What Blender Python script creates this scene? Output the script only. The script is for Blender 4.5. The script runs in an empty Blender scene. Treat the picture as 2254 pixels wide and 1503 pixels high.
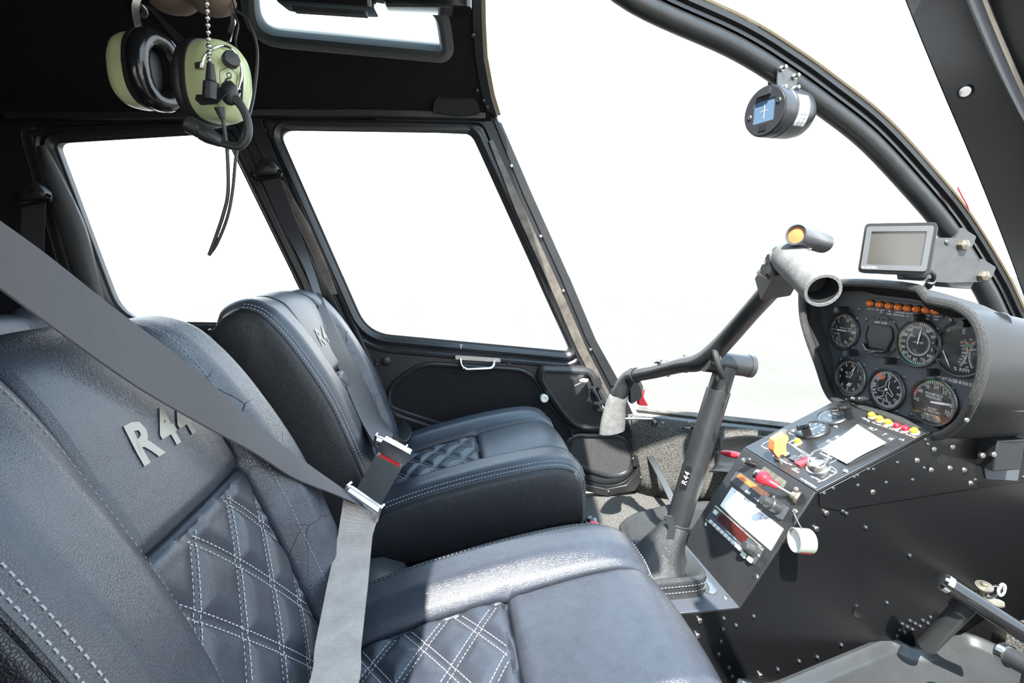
import bpy, bmesh, math, random
from mathutils import Vector, Matrix
from mathutils.geometry import tessellate_polygon
random.seed(7)
V = Vector
SC = bpy.context.scene
COL = SC.collection

# ------------------------------------------------------------------ camera
FPX = 1080.0                                    # focal length in pixels of the 2254 x 1503 frame
PSI = math.atan(147 / FPX)                      # yaw towards the nose
TH = math.atan(172 / math.hypot(FPX, 147))      # pitch down
CAM = V((0, -.8, .68))
CF = V((math.sin(PSI) * math.cos(TH), math.cos(PSI) * math.cos(TH), -math.sin(TH)))
CR = V((math.cos(PSI), -math.sin(PSI), 0))
CU = CR.cross(CF)
cd = bpy.data.cameras.new('camera'); cam = bpy.data.objects.new('camera', cd); COL.objects.link(cam)
cd.sensor_width = 36; cd.lens = FPX / 2254 * 36; cd.clip_start = .02; cd.clip_end = 500
m3 = Matrix((CR, CU, -CF)).transposed()
cam.matrix_world = Matrix.Translation(CAM) @ m3.to_4x4()
SC.camera = cam

# ------------------------------------------------------------------ sky, sun, exposure
w = bpy.data.worlds.new('sky'); SC.world = w; w.use_nodes = True
nt = w.node_tree; nt.nodes.clear()
wo = nt.nodes.new('ShaderNodeOutputWorld'); bg = nt.nodes.new('ShaderNodeBackground')
geo = nt.nodes.new('ShaderNodeTexCoord'); sep = nt.nodes.new('ShaderNodeSeparateXYZ')
rmp = nt.nodes.new('ShaderNodeValToRGB')
rmp.color_ramp.elements[0].position = .0; rmp.color_ramp.elements[0].color = (1, .985, .96, 1)
rmp.color_ramp.elements[1].position = .7; rmp.color_ramp.elements[1].color = (.50, .74, 1, 1)
nt.links.new(geo.outputs['Generated'], sep.inputs[0])
nt.links.new(sep.outputs['Z'], rmp.inputs[0]); nt.links.new(rmp.outputs[0], bg.inputs[0])
nt.links.new(bg.outputs[0], wo.inputs[0])
bg.inputs[1].default_value = 2.4
SUN = V((-.25, -.66, 1.0)).normalized()
sd = bpy.data.lights.new('sun', 'SUN'); so = bpy.data.objects.new('sun', sd); COL.objects.link(so)
sd.energy = 12.0; sd.angle = math.radians(.6); sd.color = (1, .965, .91)
so.rotation_euler = SUN.to_track_quat('Z', 'Y').to_euler(); so.location = SUN * 6
vs = SC.view_settings
vs.view_transform = 'Standard'; vs.look = 'None'; vs.gamma = 1; vs.use_curve_mapping = False
vs.exposure = 1.0

# ------------------------------------------------------------------ pixel -> point on a known surface
def ray(u, v): return CF + CR * ((u - 1127) / FPX) + CU * ((751.5 - v) / FPX)
def P(u, v, ax, val):
    d = ray(u, v); i = 'xyz'.index(ax); return CAM + d * ((val - CAM[i]) / d[i])
def PP(u, v, p, n):
    d = ray(u, v); n = V(n); return CAM + d * (n.dot(V(p) - CAM) / n.dot(d))

class Fr:                                       # a flat working frame: X right, Y up, N out of the face
    def __init__(s, O, X, Y):
        s.O = V(O); s.X = V(X).normalized(); s.Y = V(Y).normalized(); s.N = s.X.cross(s.Y)
    def pt(s, a, b, c=0): return s.O + s.X * a + s.Y * b + s.N * c
    def px(s, u, v, c=0):
        p = PP(u, v, s.O + s.N * c, s.N) - s.O; return p.dot(s.X), p.dot(s.Y)
    def at(s, u, v, c=0): return PP(u, v, s.O + s.N * c, s.N)
    def sub(s, a, b, c=0, rot=0):
        X = s.X * math.cos(rot) + s.Y * math.sin(rot); Y = s.Y * math.cos(rot) - s.X * math.sin(rot)
        return Fr(s.pt(a, b, c), X, Y)
    def mat(s): 
        m = Matrix((s.X, s.Y, s.N)).transposed().to_4x4(); m.translation = s.O; return m

def perp(d):
    d = d.normalized(); a = V((0, 0, 1)) if abs(d.z) < .9 else V((1, 0, 0))
    x = d.cross(a).normalized(); return x, d.cross(x).normalized()
def catmull(pts, n=8, closed=False):
    pts = [V(p) for p in pts]; out = []; N = len(pts)
    rng = range(N) if closed else range(N - 1)
    for i in rng:
        if closed: p0, p1, p2, p3 = pts[i - 1], pts[i], pts[(i + 1) % N], pts[(i + 2) % N]
        else:
            p1, p2 = pts[i], pts[i + 1]; p0 = pts[i - 1] if i else p1 * 2 - p2; p3 = pts[i + 2] if i + 2 < N else p2 * 2 - p1
        for k in range(n):
            t = k / n
            out.append(.5 * (2 * p1 + (p2 - p0) * t + (2 * p0 - 5 * p1 + 4 * p2 - p3) * t * t + (3 * p1 - p0 - 3 * p2 + p3) * t ** 3))
    if not closed: out.append(pts[-1])
    return out
def rpoly(c, r, n=6):                           # polygon with rounded corners (2-D or 3-D points)
    c = [V(p) for p in c]; out = []; N = len(c)
    for i in range(N):
        ri = r[i] if isinstance(r, (list, tuple)) else r
        p = c[i]; a = c[i - 1] - p; b = c[(i + 1) % N] - p
        ri = min(ri, a.length * .48, b.length * .48)
        if ri < 1e-6: out.append(p); continue
        p0 = p + a.normalized() * ri; p1 = p + b.normalized() * ri
        for k in range(n + 1):
            t = k / n; out.append(p0 * (1 - t) ** 2 + p * 2 * t * (1 - t) + p1 * t * t)
    return out
def rrect(w, h, r, n=5, cx=0, cy=0):
    return rpoly([V((cx - w / 2, cy - h / 2)), V((cx + w / 2, cy - h / 2)), V((cx + w / 2, cy + h / 2)), V((cx - w / 2, cy + h / 2))], r, n)
def circ(r, n=32, cx=0, cy=0): return [V((cx + r * math.cos(2 * math.pi * k / n), cy + r * math.sin(2 * math.pi * k / n))) for k in range(n)]
def resample(pts, n):                           # closed loop -> n equally spaced points
    pts = [V(p) for p in pts]; L = [0]
    for i in range(len(pts)): L.append(L[-1] + (pts[(i + 1) % len(pts)] - pts[i]).length)
    out = []; j = 0
    for k in range(n):
        d = L[-1] * k / n
        while L[j + 1] < d: j += 1
        t = (d - L[j]) / max(L[j + 1] - L[j], 1e-9); out.append(pts[j].lerp(pts[(j + 1) % len(pts)], t))
    return out

class MB:
    def __init__(s): s.v = []; s.f = []
    def add(s, vs, fs):
        o = len(s.v); s.v += [V(p) for p in vs]; s.f += [tuple(i + o for i in f) for f in fs]; return s
    def box(s, fr, w, h, d, c=(0, 0, 0)):       # w,h,d along frame X,Y,N, centre c
        vs = [fr.pt(c[0] + w / 2 * i, c[1] + h / 2 * j, c[2] + d / 2 * k) for k in (-1, 1) for j in (-1, 1) for i in (-1, 1)]
        return s.add(vs, [(0, 2, 3, 1), (4, 5, 7, 6), (0, 1, 5, 4), (2, 6, 7, 3), (0, 4, 6, 2), (1, 3, 7, 5)])
    def wbox(s, lo, hi):
        lo, hi = V(lo), V(hi); return s.box(Fr((lo + hi) / 2, (1, 0, 0), (0, 1, 0)), *(hi - lo))
    def loft(s, rings, caps=True, closed=True):
        n = len(rings[0]); vs = [p for r in rings for p in r]; fs = []
        for i in range(len(rings) - 1):
            for k in range(n if closed else n - 1):
                a = i * n + k; b = i * n + (k + 1) % n; fs.append((a, b, b + n, a + n))
        if caps and closed: fs += [tuple(range(n - 1, -1, -1)), tuple(range((len(rings) - 1) * n, len(rings) * n))]
        return s.add(vs, fs)
    def tube(s, path, r, n=12, caps=True, closed=False, ref=None):
        path = [V(p) for p in path]; N = len(path); rings = []; x = None
        for i in range(N):
            if closed: d = path[(i + 1) % N] - path[i - 1]
            else: d = path[min(i + 1, N - 1)] - path[max(i - 1, 0)]
            d.normalize()
            if x is None: x, y = perp(d)
            else: x = (x - d * x.dot(d)).normalized(); y = d.cross(x)
            ri = r[i] if isinstance(r, (list, tuple)) else r
            rings.append([path[i] + (x * math.cos(2 * math.pi * k / n) + y * math.sin(2 * math.pi * k / n)) * ri for k in range(n)])
        if closed: rings.append(rings[0]); caps = False
        return s.loft(rings, caps)
    def cyl(s, p0, p1, r0, r1=None, n=20, caps=True):
        return s.tube([p0, p1], [r0, r0 if r1 is None else r1], n, caps)
    def lathe(s, prof, O, ax, n=28, caps=True):
        x, y = perp(V(ax)); ax = V(ax).normalized(); O = V(O)
        return s.loft([[O + ax * h + (x * math.cos(2 * math.pi * k / n) + y * math.sin(2 * math.pi * k / n)) * max(r, 1e-5) for k in range(n)] for r, h in prof], caps)
    def prism(s, out, fr, h0, h1, holes=()):    # 2-D outline (with holes) in a frame, extruded h0..h1
        loops = [[V((p[0], p[1], 0)) for p in l] for l in [out] + list(holes)]
        tris = tessellate_polygon(loops); fl = [p for l in loops for p in l]; n = len(fl)
        vs = [fr.pt(p.x, p.y, h0) for p in fl] + [fr.pt(p.x, p.y, h1) for p in fl]
        fs = [tuple(t) for t in tris] + [tuple(i + n for i in reversed(t)) for t in tris]; o = 0
        for l in loops:
            k = len(l)
            for i in range(k): a = o + i; b = o + (i + 1) % k; fs.append((a, b, b + n, a + n))
            o += k
        return s.add(vs, fs)
    def flat(s, out, fr, h=0, holes=()):
        loops = [[V((p[0], p[1], 0)) for p in l] for l in [out] + list(holes)]
        return s.add([fr.pt(p.x, p.y, h) for l in loops for p in l], [tuple(t) for t in tessellate_polygon(loops)])
    def ball(s, c, r, n=12, fr=None, sc=(1, 1, 1)):
        X, Y, Z = (fr.X, fr.Y, fr.N) if fr else (V((1, 0, 0)), V((0, 1, 0)), V((0, 0, 1))); c = V(c); m = n // 2
        return s.loft([[c + (X * math.cos(2 * math.pi * k / n) * sc[0] + Y * math.sin(2 * math.pi * k / n) * sc[1]) * r * max(math.sin(math.pi * j / m), .001) - Z * r * sc[2] * math.cos(math.pi * j / m) for k in range(n)] for j in range(m + 1)])
    def grid(s, rows, flip=False):
        n = len(rows[0]); fs = []
        for i in range(len(rows) - 1):
            for k in range(n - 1):
                a = i * n + k; f = (a, a + 1, a + n + 1, a + n); fs.append(f[::-1] if flip else f)
        return s.add([p for r in rows for p in r], fs)
    def ribbon(s, path, wid, th=.0016):         # path points, width vectors -> flat strap with thickness
        rings = []
        for i, p in enumerate(path):
            p = V(p); wv = V(wid[i] if isinstance(wid, list) else wid)
            d = V(path[min(i + 1, len(path) - 1)]) - V(path[max(i - 1, 0)]); n = wv.cross(d).normalized() * th / 2
            rings.append([p - wv / 2 - n, p + wv / 2 - n, p + wv / 2 + n, p - wv / 2 + n])
        return s.loft(rings)

WL = {}
def place(o, name, wloc, parent, label, cat, group, kind):
    COL.objects.link(o); WL[o.name] = wloc.copy()
    if parent: o.parent = parent; o.location = wloc - WL[parent.name]
    else: o.location = wloc
    if label: o['label'] = label
    if cat: o['category'] = cat
    if group: o['group'] = group
    if kind: o['kind'] = kind
    return o
def mk(name, mb, mat, parent=None, label=None, cat=None, group=None, kind=None, bevel=0, smooth=35, fix=True, seg=2, solid=0):
    vs = mb.v; lo = V([min(p[i] for p in vs) for i in range(3)]); hi = V([max(p[i] for p in vs) for i in range(3)])
    c = V(((lo.x + hi.x) / 2, (lo.y + hi.y) / 2, lo.z))
    me = bpy.data.meshes.new(name); me.from_pydata([tuple(p - c) for p in vs], [], mb.f)
    if fix:
        bm = bmesh.new(); bm.from_mesh(me); bmesh.ops.remove_doubles(bm, verts=bm.verts, dist=1e-6)
        bmesh.ops.recalc_face_normals(bm, faces=bm.faces); bm.to_mesh(me); bm.free()
    me.materials.append(M[mat] if isinstance(mat, str) else mat)
    if smooth:
        me.polygons.foreach_set('use_smooth', [True] * len(me.polygons)); me.set_sharp_from_angle(angle=math.radians(smooth))
    o = bpy.data.objects.new(name, me)
    if solid:
        sm = o.modifiers.new('solid', 'SOLIDIFY'); sm.thickness = solid; sm.offset = -1
    if bevel:
        b = o.modifiers.new('bevel', 'BEVEL'); b.width = bevel; b.segments = seg; b.limit_method = 'ANGLE'; b.angle_limit = math.radians(40)
    return place(o, name, c, parent, label, cat, group, kind)
def empty(name, loc, label, cat, group=None):
    o = bpy.data.objects.new(name, None); o.empty_display_size = .05
    return place(o, name, V(loc), None, label, cat, group, None)
def inst(name, me, fr, parent, kind=None):      # share one local mesh at a frame
    o = bpy.data.objects.new(name, me); place(o, name, fr.O, parent, None, None, None, kind)
    o.rotation_euler = fr.mat().to_euler(); return o
def local_mesh(name, mb, mat, smooth=35):
    me = bpy.data.meshes.new(name); me.from_pydata([tuple(p) for p in mb.v], [], mb.f)
    bm = bmesh.new(); bm.from_mesh(me); bmesh.ops.recalc_face_normals(bm, faces=bm.faces); bm.to_mesh(me); bm.free()
    me.materials.append(M[mat]); me.polygons.foreach_set('use_smooth', [True] * len(me.polygons)); me.set_sharp_from_angle(angle=math.radians(smooth)); return me
W0 = Fr((0, 0, 0), (1, 0, 0), (0, 1, 0))

# ------------------------------------------------------------------ lettering: glyph outlines, laid out by hand
GL = {}
def load_glyphs(cs, off=0, key=''):
    cs = cs or "ABCDEFGHIJKLMNOPQRSTUVWXYZabcdefghijklmnopqrstuvwxyz0123456789%.-/:"
    tmp = []
    for ch in cs:
        cu = bpy.data.curves.new('glyph', 'FONT'); cu.body = ch; cu.resolution_u = 2; cu.offset = off; o = bpy.data.objects.new('glyph', cu); COL.objects.link(o); tmp.append((ch, o, cu))
    dg = bpy.context.evaluated_depsgraph_get(); dg.update()
    for ch, o, cu in tmp:
        me = o.evaluated_get(dg).to_mesh()
        vs = [(p.co.x, p.co.y) for p in me.vertices]; fs = [tuple(p.vertices) for p in me.polygons]
        x0 = min(a for a, b in vs); x1 = max(a for a, b in vs)
        GL[key + ch] = ([(a - x0, b) for a, b in vs], fs, x1 - x0); o.evaluated_get(dg).to_mesh_clear()
    for ch, o, cu in tmp: bpy.data.objects.remove(o); bpy.data.curves.remove(cu)
load_glyphs('')
load_glyphs('R4', .035, 'b')
def text(mb, s, fr, a, b, size, al='c', h=.0003, sx=1.0, rot=0, slant=0, key=''):
    k = size / .7; f = fr.sub(a, b, h, rot); wd = 0; pos = []
    for ch in s:
        pos.append(wd); wd += (GL[key + ch][2] if key + ch in GL else .3) + .1
    wd -= .1; x0 = {'c': -wd / 2, 'l': 0, 'r': -wd}[al]
    for ch, p in zip(s, pos):
        if key + ch not in GL: continue
        vs, fs, _ = GL[key + ch]
        mb.add([f.pt((x0 + p + x + slant * y) * k * sx, (y - .35) * k) for x, y in vs], fs)

# ------------------------------------------------------------------ materials
M = {}
def mat(name, col, rough=.5, metal=0, bump=None, bumpd=.3, var=0, vscale=20, spec=.5, sheen=0, emit=None, coat=0, alpha=None, bdist=.001, trans=0, vcol=None):
    m = bpy.data.materials.new(name); m.use_nodes = True; n = m.node_tree; b = n.nodes['Principled BSDF']
    c = tuple(col) + (1,)
    b.inputs['Base Color'].default_value = c; b.inputs['Roughness'].default_value = rough; b.inputs['Metallic'].default_value = metal
    b.inputs['Specular IOR Level'].default_value = spec
    if sheen: b.inputs['Sheen Weight'].default_value = sheen; b.inputs['Sheen Roughness'].default_value = .5
    if coat: b.inputs['Coat Weight'].default_value = coat; b.inputs['Coat Roughness'].default_value = .1
    if trans: b.inputs['Transmission Weight'].default_value = trans
    if emit: b.inputs['Emission Color'].default_value = tuple(emit[:3]) + (1,); b.inputs['Emission Strength'].default_value = emit[3]
    tc = n.nodes.new('ShaderNodeTexCoord')
    if var:
        nz = n.nodes.new('ShaderNodeTexNoise'); nz.inputs['Scale'].default_value = vscale; nz.inputs['Detail'].default_value = 6; nz.inputs['Roughness'].default_value = .65
        mx = n.nodes.new('ShaderNodeMix'); mx.data_type = 'RGBA'
        c2 = tuple(vcol) if vcol else tuple(min(1, x * (1 + var)) for x in col)
        mx.inputs[6].default_value = tuple(x * (1 - min(var, .9) * .6) for x in col) + (1,) if not vcol else c; mx.inputs[7].default_value = c2 + (1,)
        rp = n.nodes.new('ShaderNodeMapRange'); rp.inputs[1].default_value = .35; rp.inputs[2].default_value = .65
        n.links.new(tc.outputs['Object'], nz.inputs['Vector']); n.links.new(nz.outputs['Fac'], rp.inputs[0]); n.links.new(rp.outputs[0], mx.inputs[0]); n.links.new(mx.outputs[2], b.inputs['Base Color'])
    if bump:
        kind, sc = bump; bp = n.nodes.new('ShaderNodeBump'); bp.inputs['Strength'].default_value = bumpd; bp.inputs['Distance'].default_value = bdist
        if kind == 'noise': t = n.nodes.new('ShaderNodeTexNoise'); t.inputs['Scale'].default_value = sc; t.inputs['Detail'].default_value = 5; o = t.outputs['Fac']
        elif kind == 'leather':
            t = n.nodes.new('ShaderNodeTexVoronoi'); t.feature = 'DISTANCE_TO_EDGE'; t.inputs['Scale'].default_value = sc
            nz2 = n.nodes.new('ShaderNodeTexNoise'); nz2.inputs['Scale'].default_value = sc * .12; nz2.inputs['Detail'].default_value = 4
            mr = n.nodes.new('ShaderNodeMapRange'); mr.inputs[2].default_value = .12
            ad = n.nodes.new('ShaderNodeMath'); ad.operation = 'MULTIPLY_ADD'; ad.inputs[1].default_value = 2.0
            n.links.new(t.outputs['Distance'], mr.inputs[0]); n.links.new(nz2.outputs['Fac'], ad.inputs[0]); n.links.new(mr.outputs[0], ad.inputs[2])
            n.links.new(tc.outputs['Object'], nz2.inputs['Vector']); o = ad.outputs[0]
        elif kind == 'weave':
            t = n.nodes.new('ShaderNodeTexWave'); t.wave_type = 'BANDS'; t.bands_direction = 'DIAGONAL'; t.inputs['Scale'].default_value = sc; t.inputs['Distortion'].default_value = .3; o = t.outputs['Fac']
        elif kind == 'bands':
            t = n.nodes.new('ShaderNodeTexWave'); t.wave_type = 'BANDS'; t.bands_direction = 'Y'; t.inputs['Scale'].default_value = sc; t.inputs['Distortion'].default_value = .6; t.inputs['Detail'].default_value = 2; o = t.outputs['Fac']
        n.links.new(tc.outputs['Object'], t.inputs['Vector']); n.links.new(o, bp.inputs['Height']); n.links.new(bp.outputs[0], b.inputs['Normal'])
    M[name] = m; return m
def glassmat(name, tint, r0=.03, rough=0):        # thin pane: clear, with a reflection that grows towards grazing
    m = bpy.data.materials.new(name); m.use_nodes = True; n = m.node_tree; n.nodes.clear()
    o = n.nodes.new('ShaderNodeOutputMaterial'); mx = n.nodes.new('ShaderNodeMixShader'); t = n.nodes.new('ShaderNodeBsdfTransparent'); g = n.nodes.new('ShaderNodeBsdfGlossy')
    f = n.nodes.new('ShaderNodeLayerWeight'); f.inputs[0].default_value = .5; pw = n.nodes.new('ShaderNodeMath'); pw.operation = 'POWER'; pw.inputs[1].default_value = 5
    mr = n.nodes.new('ShaderNodeMapRange'); mr.inputs[3].default_value = r0; mr.inputs[4].default_value = .6
    t.inputs[0].default_value = tuple(tint) + (1,); g.inputs['Roughness'].default_value = rough
    n.links.new(f.outputs['Facing'], pw.inputs[0]); n.links.new(pw.outputs[0], mr.inputs[0]); n.links.new(mr.outputs[0], mx.inputs[0])
    n.links.new(t.outputs[0], mx.inputs[1]); n.links.new(g.outputs[0], mx.inputs[2]); n.links.new(mx.outputs[0], o.inputs[0]); M[name] = m
mat('leather', (.025, .0285, .037), .32, bump=('leather', 520), bumpd=.24, bdist=.0006, var=.14, vscale=60, spec=.55)
mat('leather_cracked', (.030, .035, .047), .33, bump=('leather', 330), bumpd=.3, bdist=.0008, var=.4, vscale=30, spec=.55)
mat('leather_side', (.014, .014, .016), .4, bump=('leather', 420), bumpd=.5, bdist=.0006)
mat('thread', (.33, .32, .32), .7)
mat('thread_dark', (.2, .2, .21), .7)
mat('lettering_silver', (.26, .245, .205), .45)
mat('headliner', (.016, .0135, .0135), .95, bump=('noise', 900), bumpd=.5, spec=.1)
mat('headliner_skylit', (.045, .05, .047), .9, bump=('noise', 900), bumpd=.5, spec=.2, sheen=.5)  # headliner cloth, its colour lightened for sky light falling on the lip
mat('black_paint', (.016, .017, .019), .35, var=.3, vscale=8, spec=.5)
mat('black_trim', (.011, .0115, .013), .42, bump=('noise', 350), bumpd=.08)
mat('worn_strip', (.10, .088, .075), .45, metal=.3, var=.5, vscale=25)
mat('console_side', (.0045, .0045, .005), .33, bump=('noise', 260), bumpd=.07, spec=.4)
mat('console_black', (.017, .017, .018), .38, bump=('noise', 260), bumpd=.07, var=.35, vscale=5, spec=.5)
mat('panel_black', (.050, .055, .065), .5, bump=('noise', 600), bumpd=.06, spec=.4)
mat('pod_black', (.022, .022, .023), .45, bump=('noise', 500), bumpd=.15, spec=.45)
mat('lip_vinyl', (.03, .03, .029), .55, bump=('leather', 600), bumpd=.8, bdist=.001)
mat('carpet', (.018, .018, .018), 1, bump=('noise', 600), bumpd=1, bdist=.004, var=.9, vscale=330, spec=.05, vcol=(.24, .23, .215))
mat('door_carpet', (.014, .014, .015), .95, bump=('noise', 500), bumpd=.8, bdist=.002, var=.5, vscale=300, spec=.1)
mat('door_mesh', (.05, .05, .05), .9, bump=('noise', 800), bumpd=.8, var=.6, vscale=500, spec=.1)
mat('plastic_grey', (.030, .031, .032), .38, bump=('noise', 700), bumpd=.12, spec=.5, var=.2, vscale=10)
mat('rubber', (.012, .012, .013), .6)
mat('gloss_black', (.012, .012, .013), .12, spec=.6)
mat('foam_grip', (.13, .13, .128), .9, bump=('noise', 500), bumpd=.6, spec=.2, var=.25, vscale=60)
mat('tube_black', (.017, .018, .019), .36, bump=('noise', 250), bumpd=.04, var=.3, vscale=30)
mat('boot_leather', (.028, .029, .030), .42, bump=('leather', 480), bumpd=.5, bdist=.0006)
mat('chrome', (.75, .75, .76), .14, metal=1)
mat('steel', (.42, .41, .39), .32, metal=1, var=.3, vscale=60)
mat('steel_dark', (.12, .12, .12), .35, metal=.9)
mat('brass_worn', (.22, .195, .15), .4, metal=.8, var=.6, vscale=80)
mat('white_print', (.8, .8, .8), .6)
mat('paper', (.86, .86, .86), .8)
mat('print_dark', (.12, .12, .13), .8)
mat('dial_black', (.008, .009, .010), .55)
mat('dial_tan', (.055, .047, .036), .5)
mat('lcd_grey', (.035, .037, .037), .25)
mat('red', (.62, .03, .04), .35, spec=.5)
mat('red_knob', (.36, .018, .03), .3)
mat('orange_guard', (.60, .19, .07), .5)
mat('orange_flag', (.85, .18, .06), .6)
mat('green_print', (.08, .45, .2), .6)
mat('yellow_print', (.6, .55, .12), .6)
mat('lens_amber_dark', (.75, .16, .02), .12, coat=.6)
mat('lens_amber', (.85, .38, .02), .12, coat=.6)
mat('lens_red', (.4, .015, .03), .12, coat=.6)
mat('display_orange', (.45, .12, .02), .25, var=.4, vscale=120)
mat('display_dark', (.05, .008, .006), .2, var=.5, vscale=90)
mat('button_white', (.62, .6, .55), .5)
mat('headset_green', (.52, .58, .31), .35, var=.12, vscale=12, spec=.5)
mat('seal_black', (.010, .010, .011), .18, bump=('noise', 60), bumpd=.25, bdist=.003, spec=.6)
mat('seal_matte', (.018, .018, .019), .45)
mat('pad_brown', (.13, .092, .066), .9)
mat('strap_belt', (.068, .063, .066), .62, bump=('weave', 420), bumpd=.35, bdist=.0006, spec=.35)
mat('strap_sunlit', (.36, .305, .27), .7, bump=('bands', 130), bumpd=.7, bdist=.0012, spec=.3, var=.15, vscale=40)  # same belt webbing, with sunlight put into the paler colour
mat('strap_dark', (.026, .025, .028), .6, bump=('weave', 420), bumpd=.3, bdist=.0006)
mat('buckle_plastic', (.075, .077, .08), .42)
mat('screen', (.055, .053, .047), .15, spec=.6)
mat('pillar_grey', (.07, .072, .075), .6)
mat('switch_metal', (.06, .06, .066), .3, metal=.2)
mat('gps_frame', (.12, .125, .13), .3, metal=.3)
mat('bracket_grey', (.045, .047, .05), .45, var=.2, vscale=40)
mat('compass_black', (.03, .031, .035), .3)
mat('compass_sky', (.10, .16, .24), .1, spec=.8)  # sky showing in the sight glass, put in as blue colour
mat('film_black', (.02, .021, .022), .22, bump=('noise', 25), bumpd=.6, bdist=.006)
mat('cup_plastic', (.42, .45, .38), .25, trans=.5)
mat('floor_metal', (.30, .28, .23), .5, metal=.4, var=.3, vscale=30)
mat('apron_concrete', (.112, .104, .094), .9, var=.05, vscale=.6, spec=.05)
mat('extinguisher_red', (.55, .04, .03), .3)
mat('sign_white', (.7, .7, .66), .5)
mat('exterior_paint', (.10, .07, .03), .25, metal=.3)
glassmat('window_glass', (.98, .99, .985), .02)
glassmat('dial_glass', (.97, .97, .97), .04, .02)
glassmat('roof_glass', (.93, .97, .97), .02)

# dried cracks in the worn bolsters: thin dark lines with a shape of their own
_n = M['leather_cracked'].node_tree; _b = _n.nodes['Principled BSDF']; _tc = _n.nodes.new('ShaderNodeTexCoord')
_w = _n.nodes.new('ShaderNodeTexNoise'); _w.inputs['Scale'].default_value = 9; _w.inputs['Detail'].default_value = 5
_ad = _n.nodes.new('ShaderNodeMix'); _ad.data_type = 'VECTOR'; _ad.inputs[0].default_value = .05
_vo = _n.nodes.new('ShaderNodeTexVoronoi'); _vo.feature = 'DISTANCE_TO_EDGE'; _vo.inputs['Scale'].default_value = 17
_mk = _n.nodes.new('ShaderNodeTexNoise'); _mk.inputs['Scale'].default_value = 7
_m1 = _n.nodes.new('ShaderNodeMapRange'); _m1.inputs[1].default_value = .004; _m1.inputs[2].default_value = .014; _m1.inputs[3].default_value = 1; _m1.inputs[4].default_value = 0
_m2 = _n.nodes.new('ShaderNodeMapRange'); _m2.inputs[1].default_value = .5; _m2.inputs[2].default_value = .58
_mm = _n.nodes.new('ShaderNodeMath'); _mm.operation = 'MULTIPLY'; _mx = _n.nodes.new('ShaderNodeMix'); _mx.data_type = 'RGBA'; _mx.inputs[7].default_value = (.004, .004, .004, 1)
_n.links.new(_tc.outputs['Object'], _w.inputs['Vector']); _n.links.new(_tc.outputs['Object'], _ad.inputs[4]); _n.links.new(_w.outputs['Color'], _ad.inputs[5]); _n.links.new(_ad.outputs[1], _vo.inputs['Vector'])
_n.links.new(_tc.outputs['Object'], _mk.inputs['Vector']); _n.links.new(_vo.outputs['Distance'], _m1.inputs[0]); _n.links.new(_mk.outputs['Fac'], _m2.inputs[0]); _n.links.new(_m1.outputs[0], _mm.inputs[0]); _n.links.new(_m2.outputs[0], _mm.inputs[1])
_old = _b.inputs['Base Color'].links[0].from_socket; _n.links.new(_old, _mx.inputs[6]); _n.links.new(_mm.outputs[0], _mx.inputs[0]); _n.links.new(_mx.outputs[2], _b.inputs['Base Color'])
_rg = _n.nodes.new('ShaderNodeMapRange'); _rg.inputs[3].default_value = .33; _rg.inputs[4].default_value = .9; _n.links.new(_mm.outputs[0], _rg.inputs[0]); _n.links.new(_rg.outputs[0], _b.inputs['Roughness'])

# ================================================================== the cabin shell
FL = -.06                                        # floor height
def S(name, mb, mt, parent=None, **k): return mk(name, mb, mt, parent, kind=None if parent else 'structure', **k)
def offs(loop, d):                               # offset a closed 2-D loop (d > 0 grows it)
    n = len(loop); A = sum(loop[i - 1].x * loop[i].y - loop[i].x * loop[i - 1].y for i in range(n)); sg = 1 if A > 0 else -1; out = []
    for i in range(n):
        t = (loop[(i + 1) % n] - loop[i - 1]).normalized(); out.append(loop[i] + V((t.y, -t.x)) * d * sg)
    return out
def ring(mb, loop, fr, prof):                    # prof: (offset, height) pairs swept round a loop
    return mb.loft([[fr.pt(p.x, p.y, h) for p in offs(loop, o)] for o, h in prof], caps=False)

S('ground', MB().wbox((-60, -60, -.75), (60, 60, -.7)), 'apron_concrete')

# ---- port side: frame with two door openings
LW = Fr((0, .64, 0), (1, 0, 0), (0, 0, 1))       # N points into the cabin
def lw(*ps): return [V(LW.px(u, v)) for u, v in ps]
fwin = rpoly(lw((604, 280), (1040, 287), (1263, 779), (806, 737)), [.045, .03, .035, .07], 8)
rwin = rpoly(lw((110, 309), (492, 286), (703, 718), (262, 712)), [.025, .05, .06, .085], 8)
fdoor = lw((574, 262), (1062, 272), (1100, 362), (1160, 505), (1220, 645), (1280, 775), (1332, 878), (1380, 945), (1402, 1000), (1398, 1034), (1372, 1060), (1332, 1068), (1286, 1056), (1010, 957), (850, 905), (776, 735))
fdoor = rpoly(fdoor, [.02, .02] + [.03] * 14, 4)
rdoor = rpoly(lw((48, 282), (522, 266), (735, 735), (800, 900), (330, 900), (150, 640)), .03, 5)
apost = lw((1078, 225), (1104, 286), (1168, 445), (1251, 622), (1306, 751), (1358, 837), (1398, 925), (1424, 990), (1418, 1040), (1392, 1074), (1343, 1088), (1288, 1076))
frame = apost + [V((.40, FL)), V((-1.16, FL)), V((-1.16, 1.10)), V((.135, 1.10))]
wl = S('wall_left', MB().prism(frame, LW, -.035, .010, [fdoor, rdoor]), 'black_trim', bevel=.003)
def door(name, out, win, mt):
    d = S(name, MB().prism(offs(out, -.003), LW, -.035, -.002, [win]), mt, bevel=.003)
    mb = MB(); ring(mb, win, LW, [(-.001, -.03), (-.001, .000), (.004, .006), (.012, .009), (.020, .006), (.023, .000), (.030, -.001), (.036, .004), (.044, .003), (.050, -.004)])
    mk('window_frame', mb, 'black_paint', d)
    mk('rubber_seal', ring(MB(), win, LW, [(.002, -.012), (-.006, -.010), (-.006, -.006), (.002, -.004)]), 'rubber', d)
    return d
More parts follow.
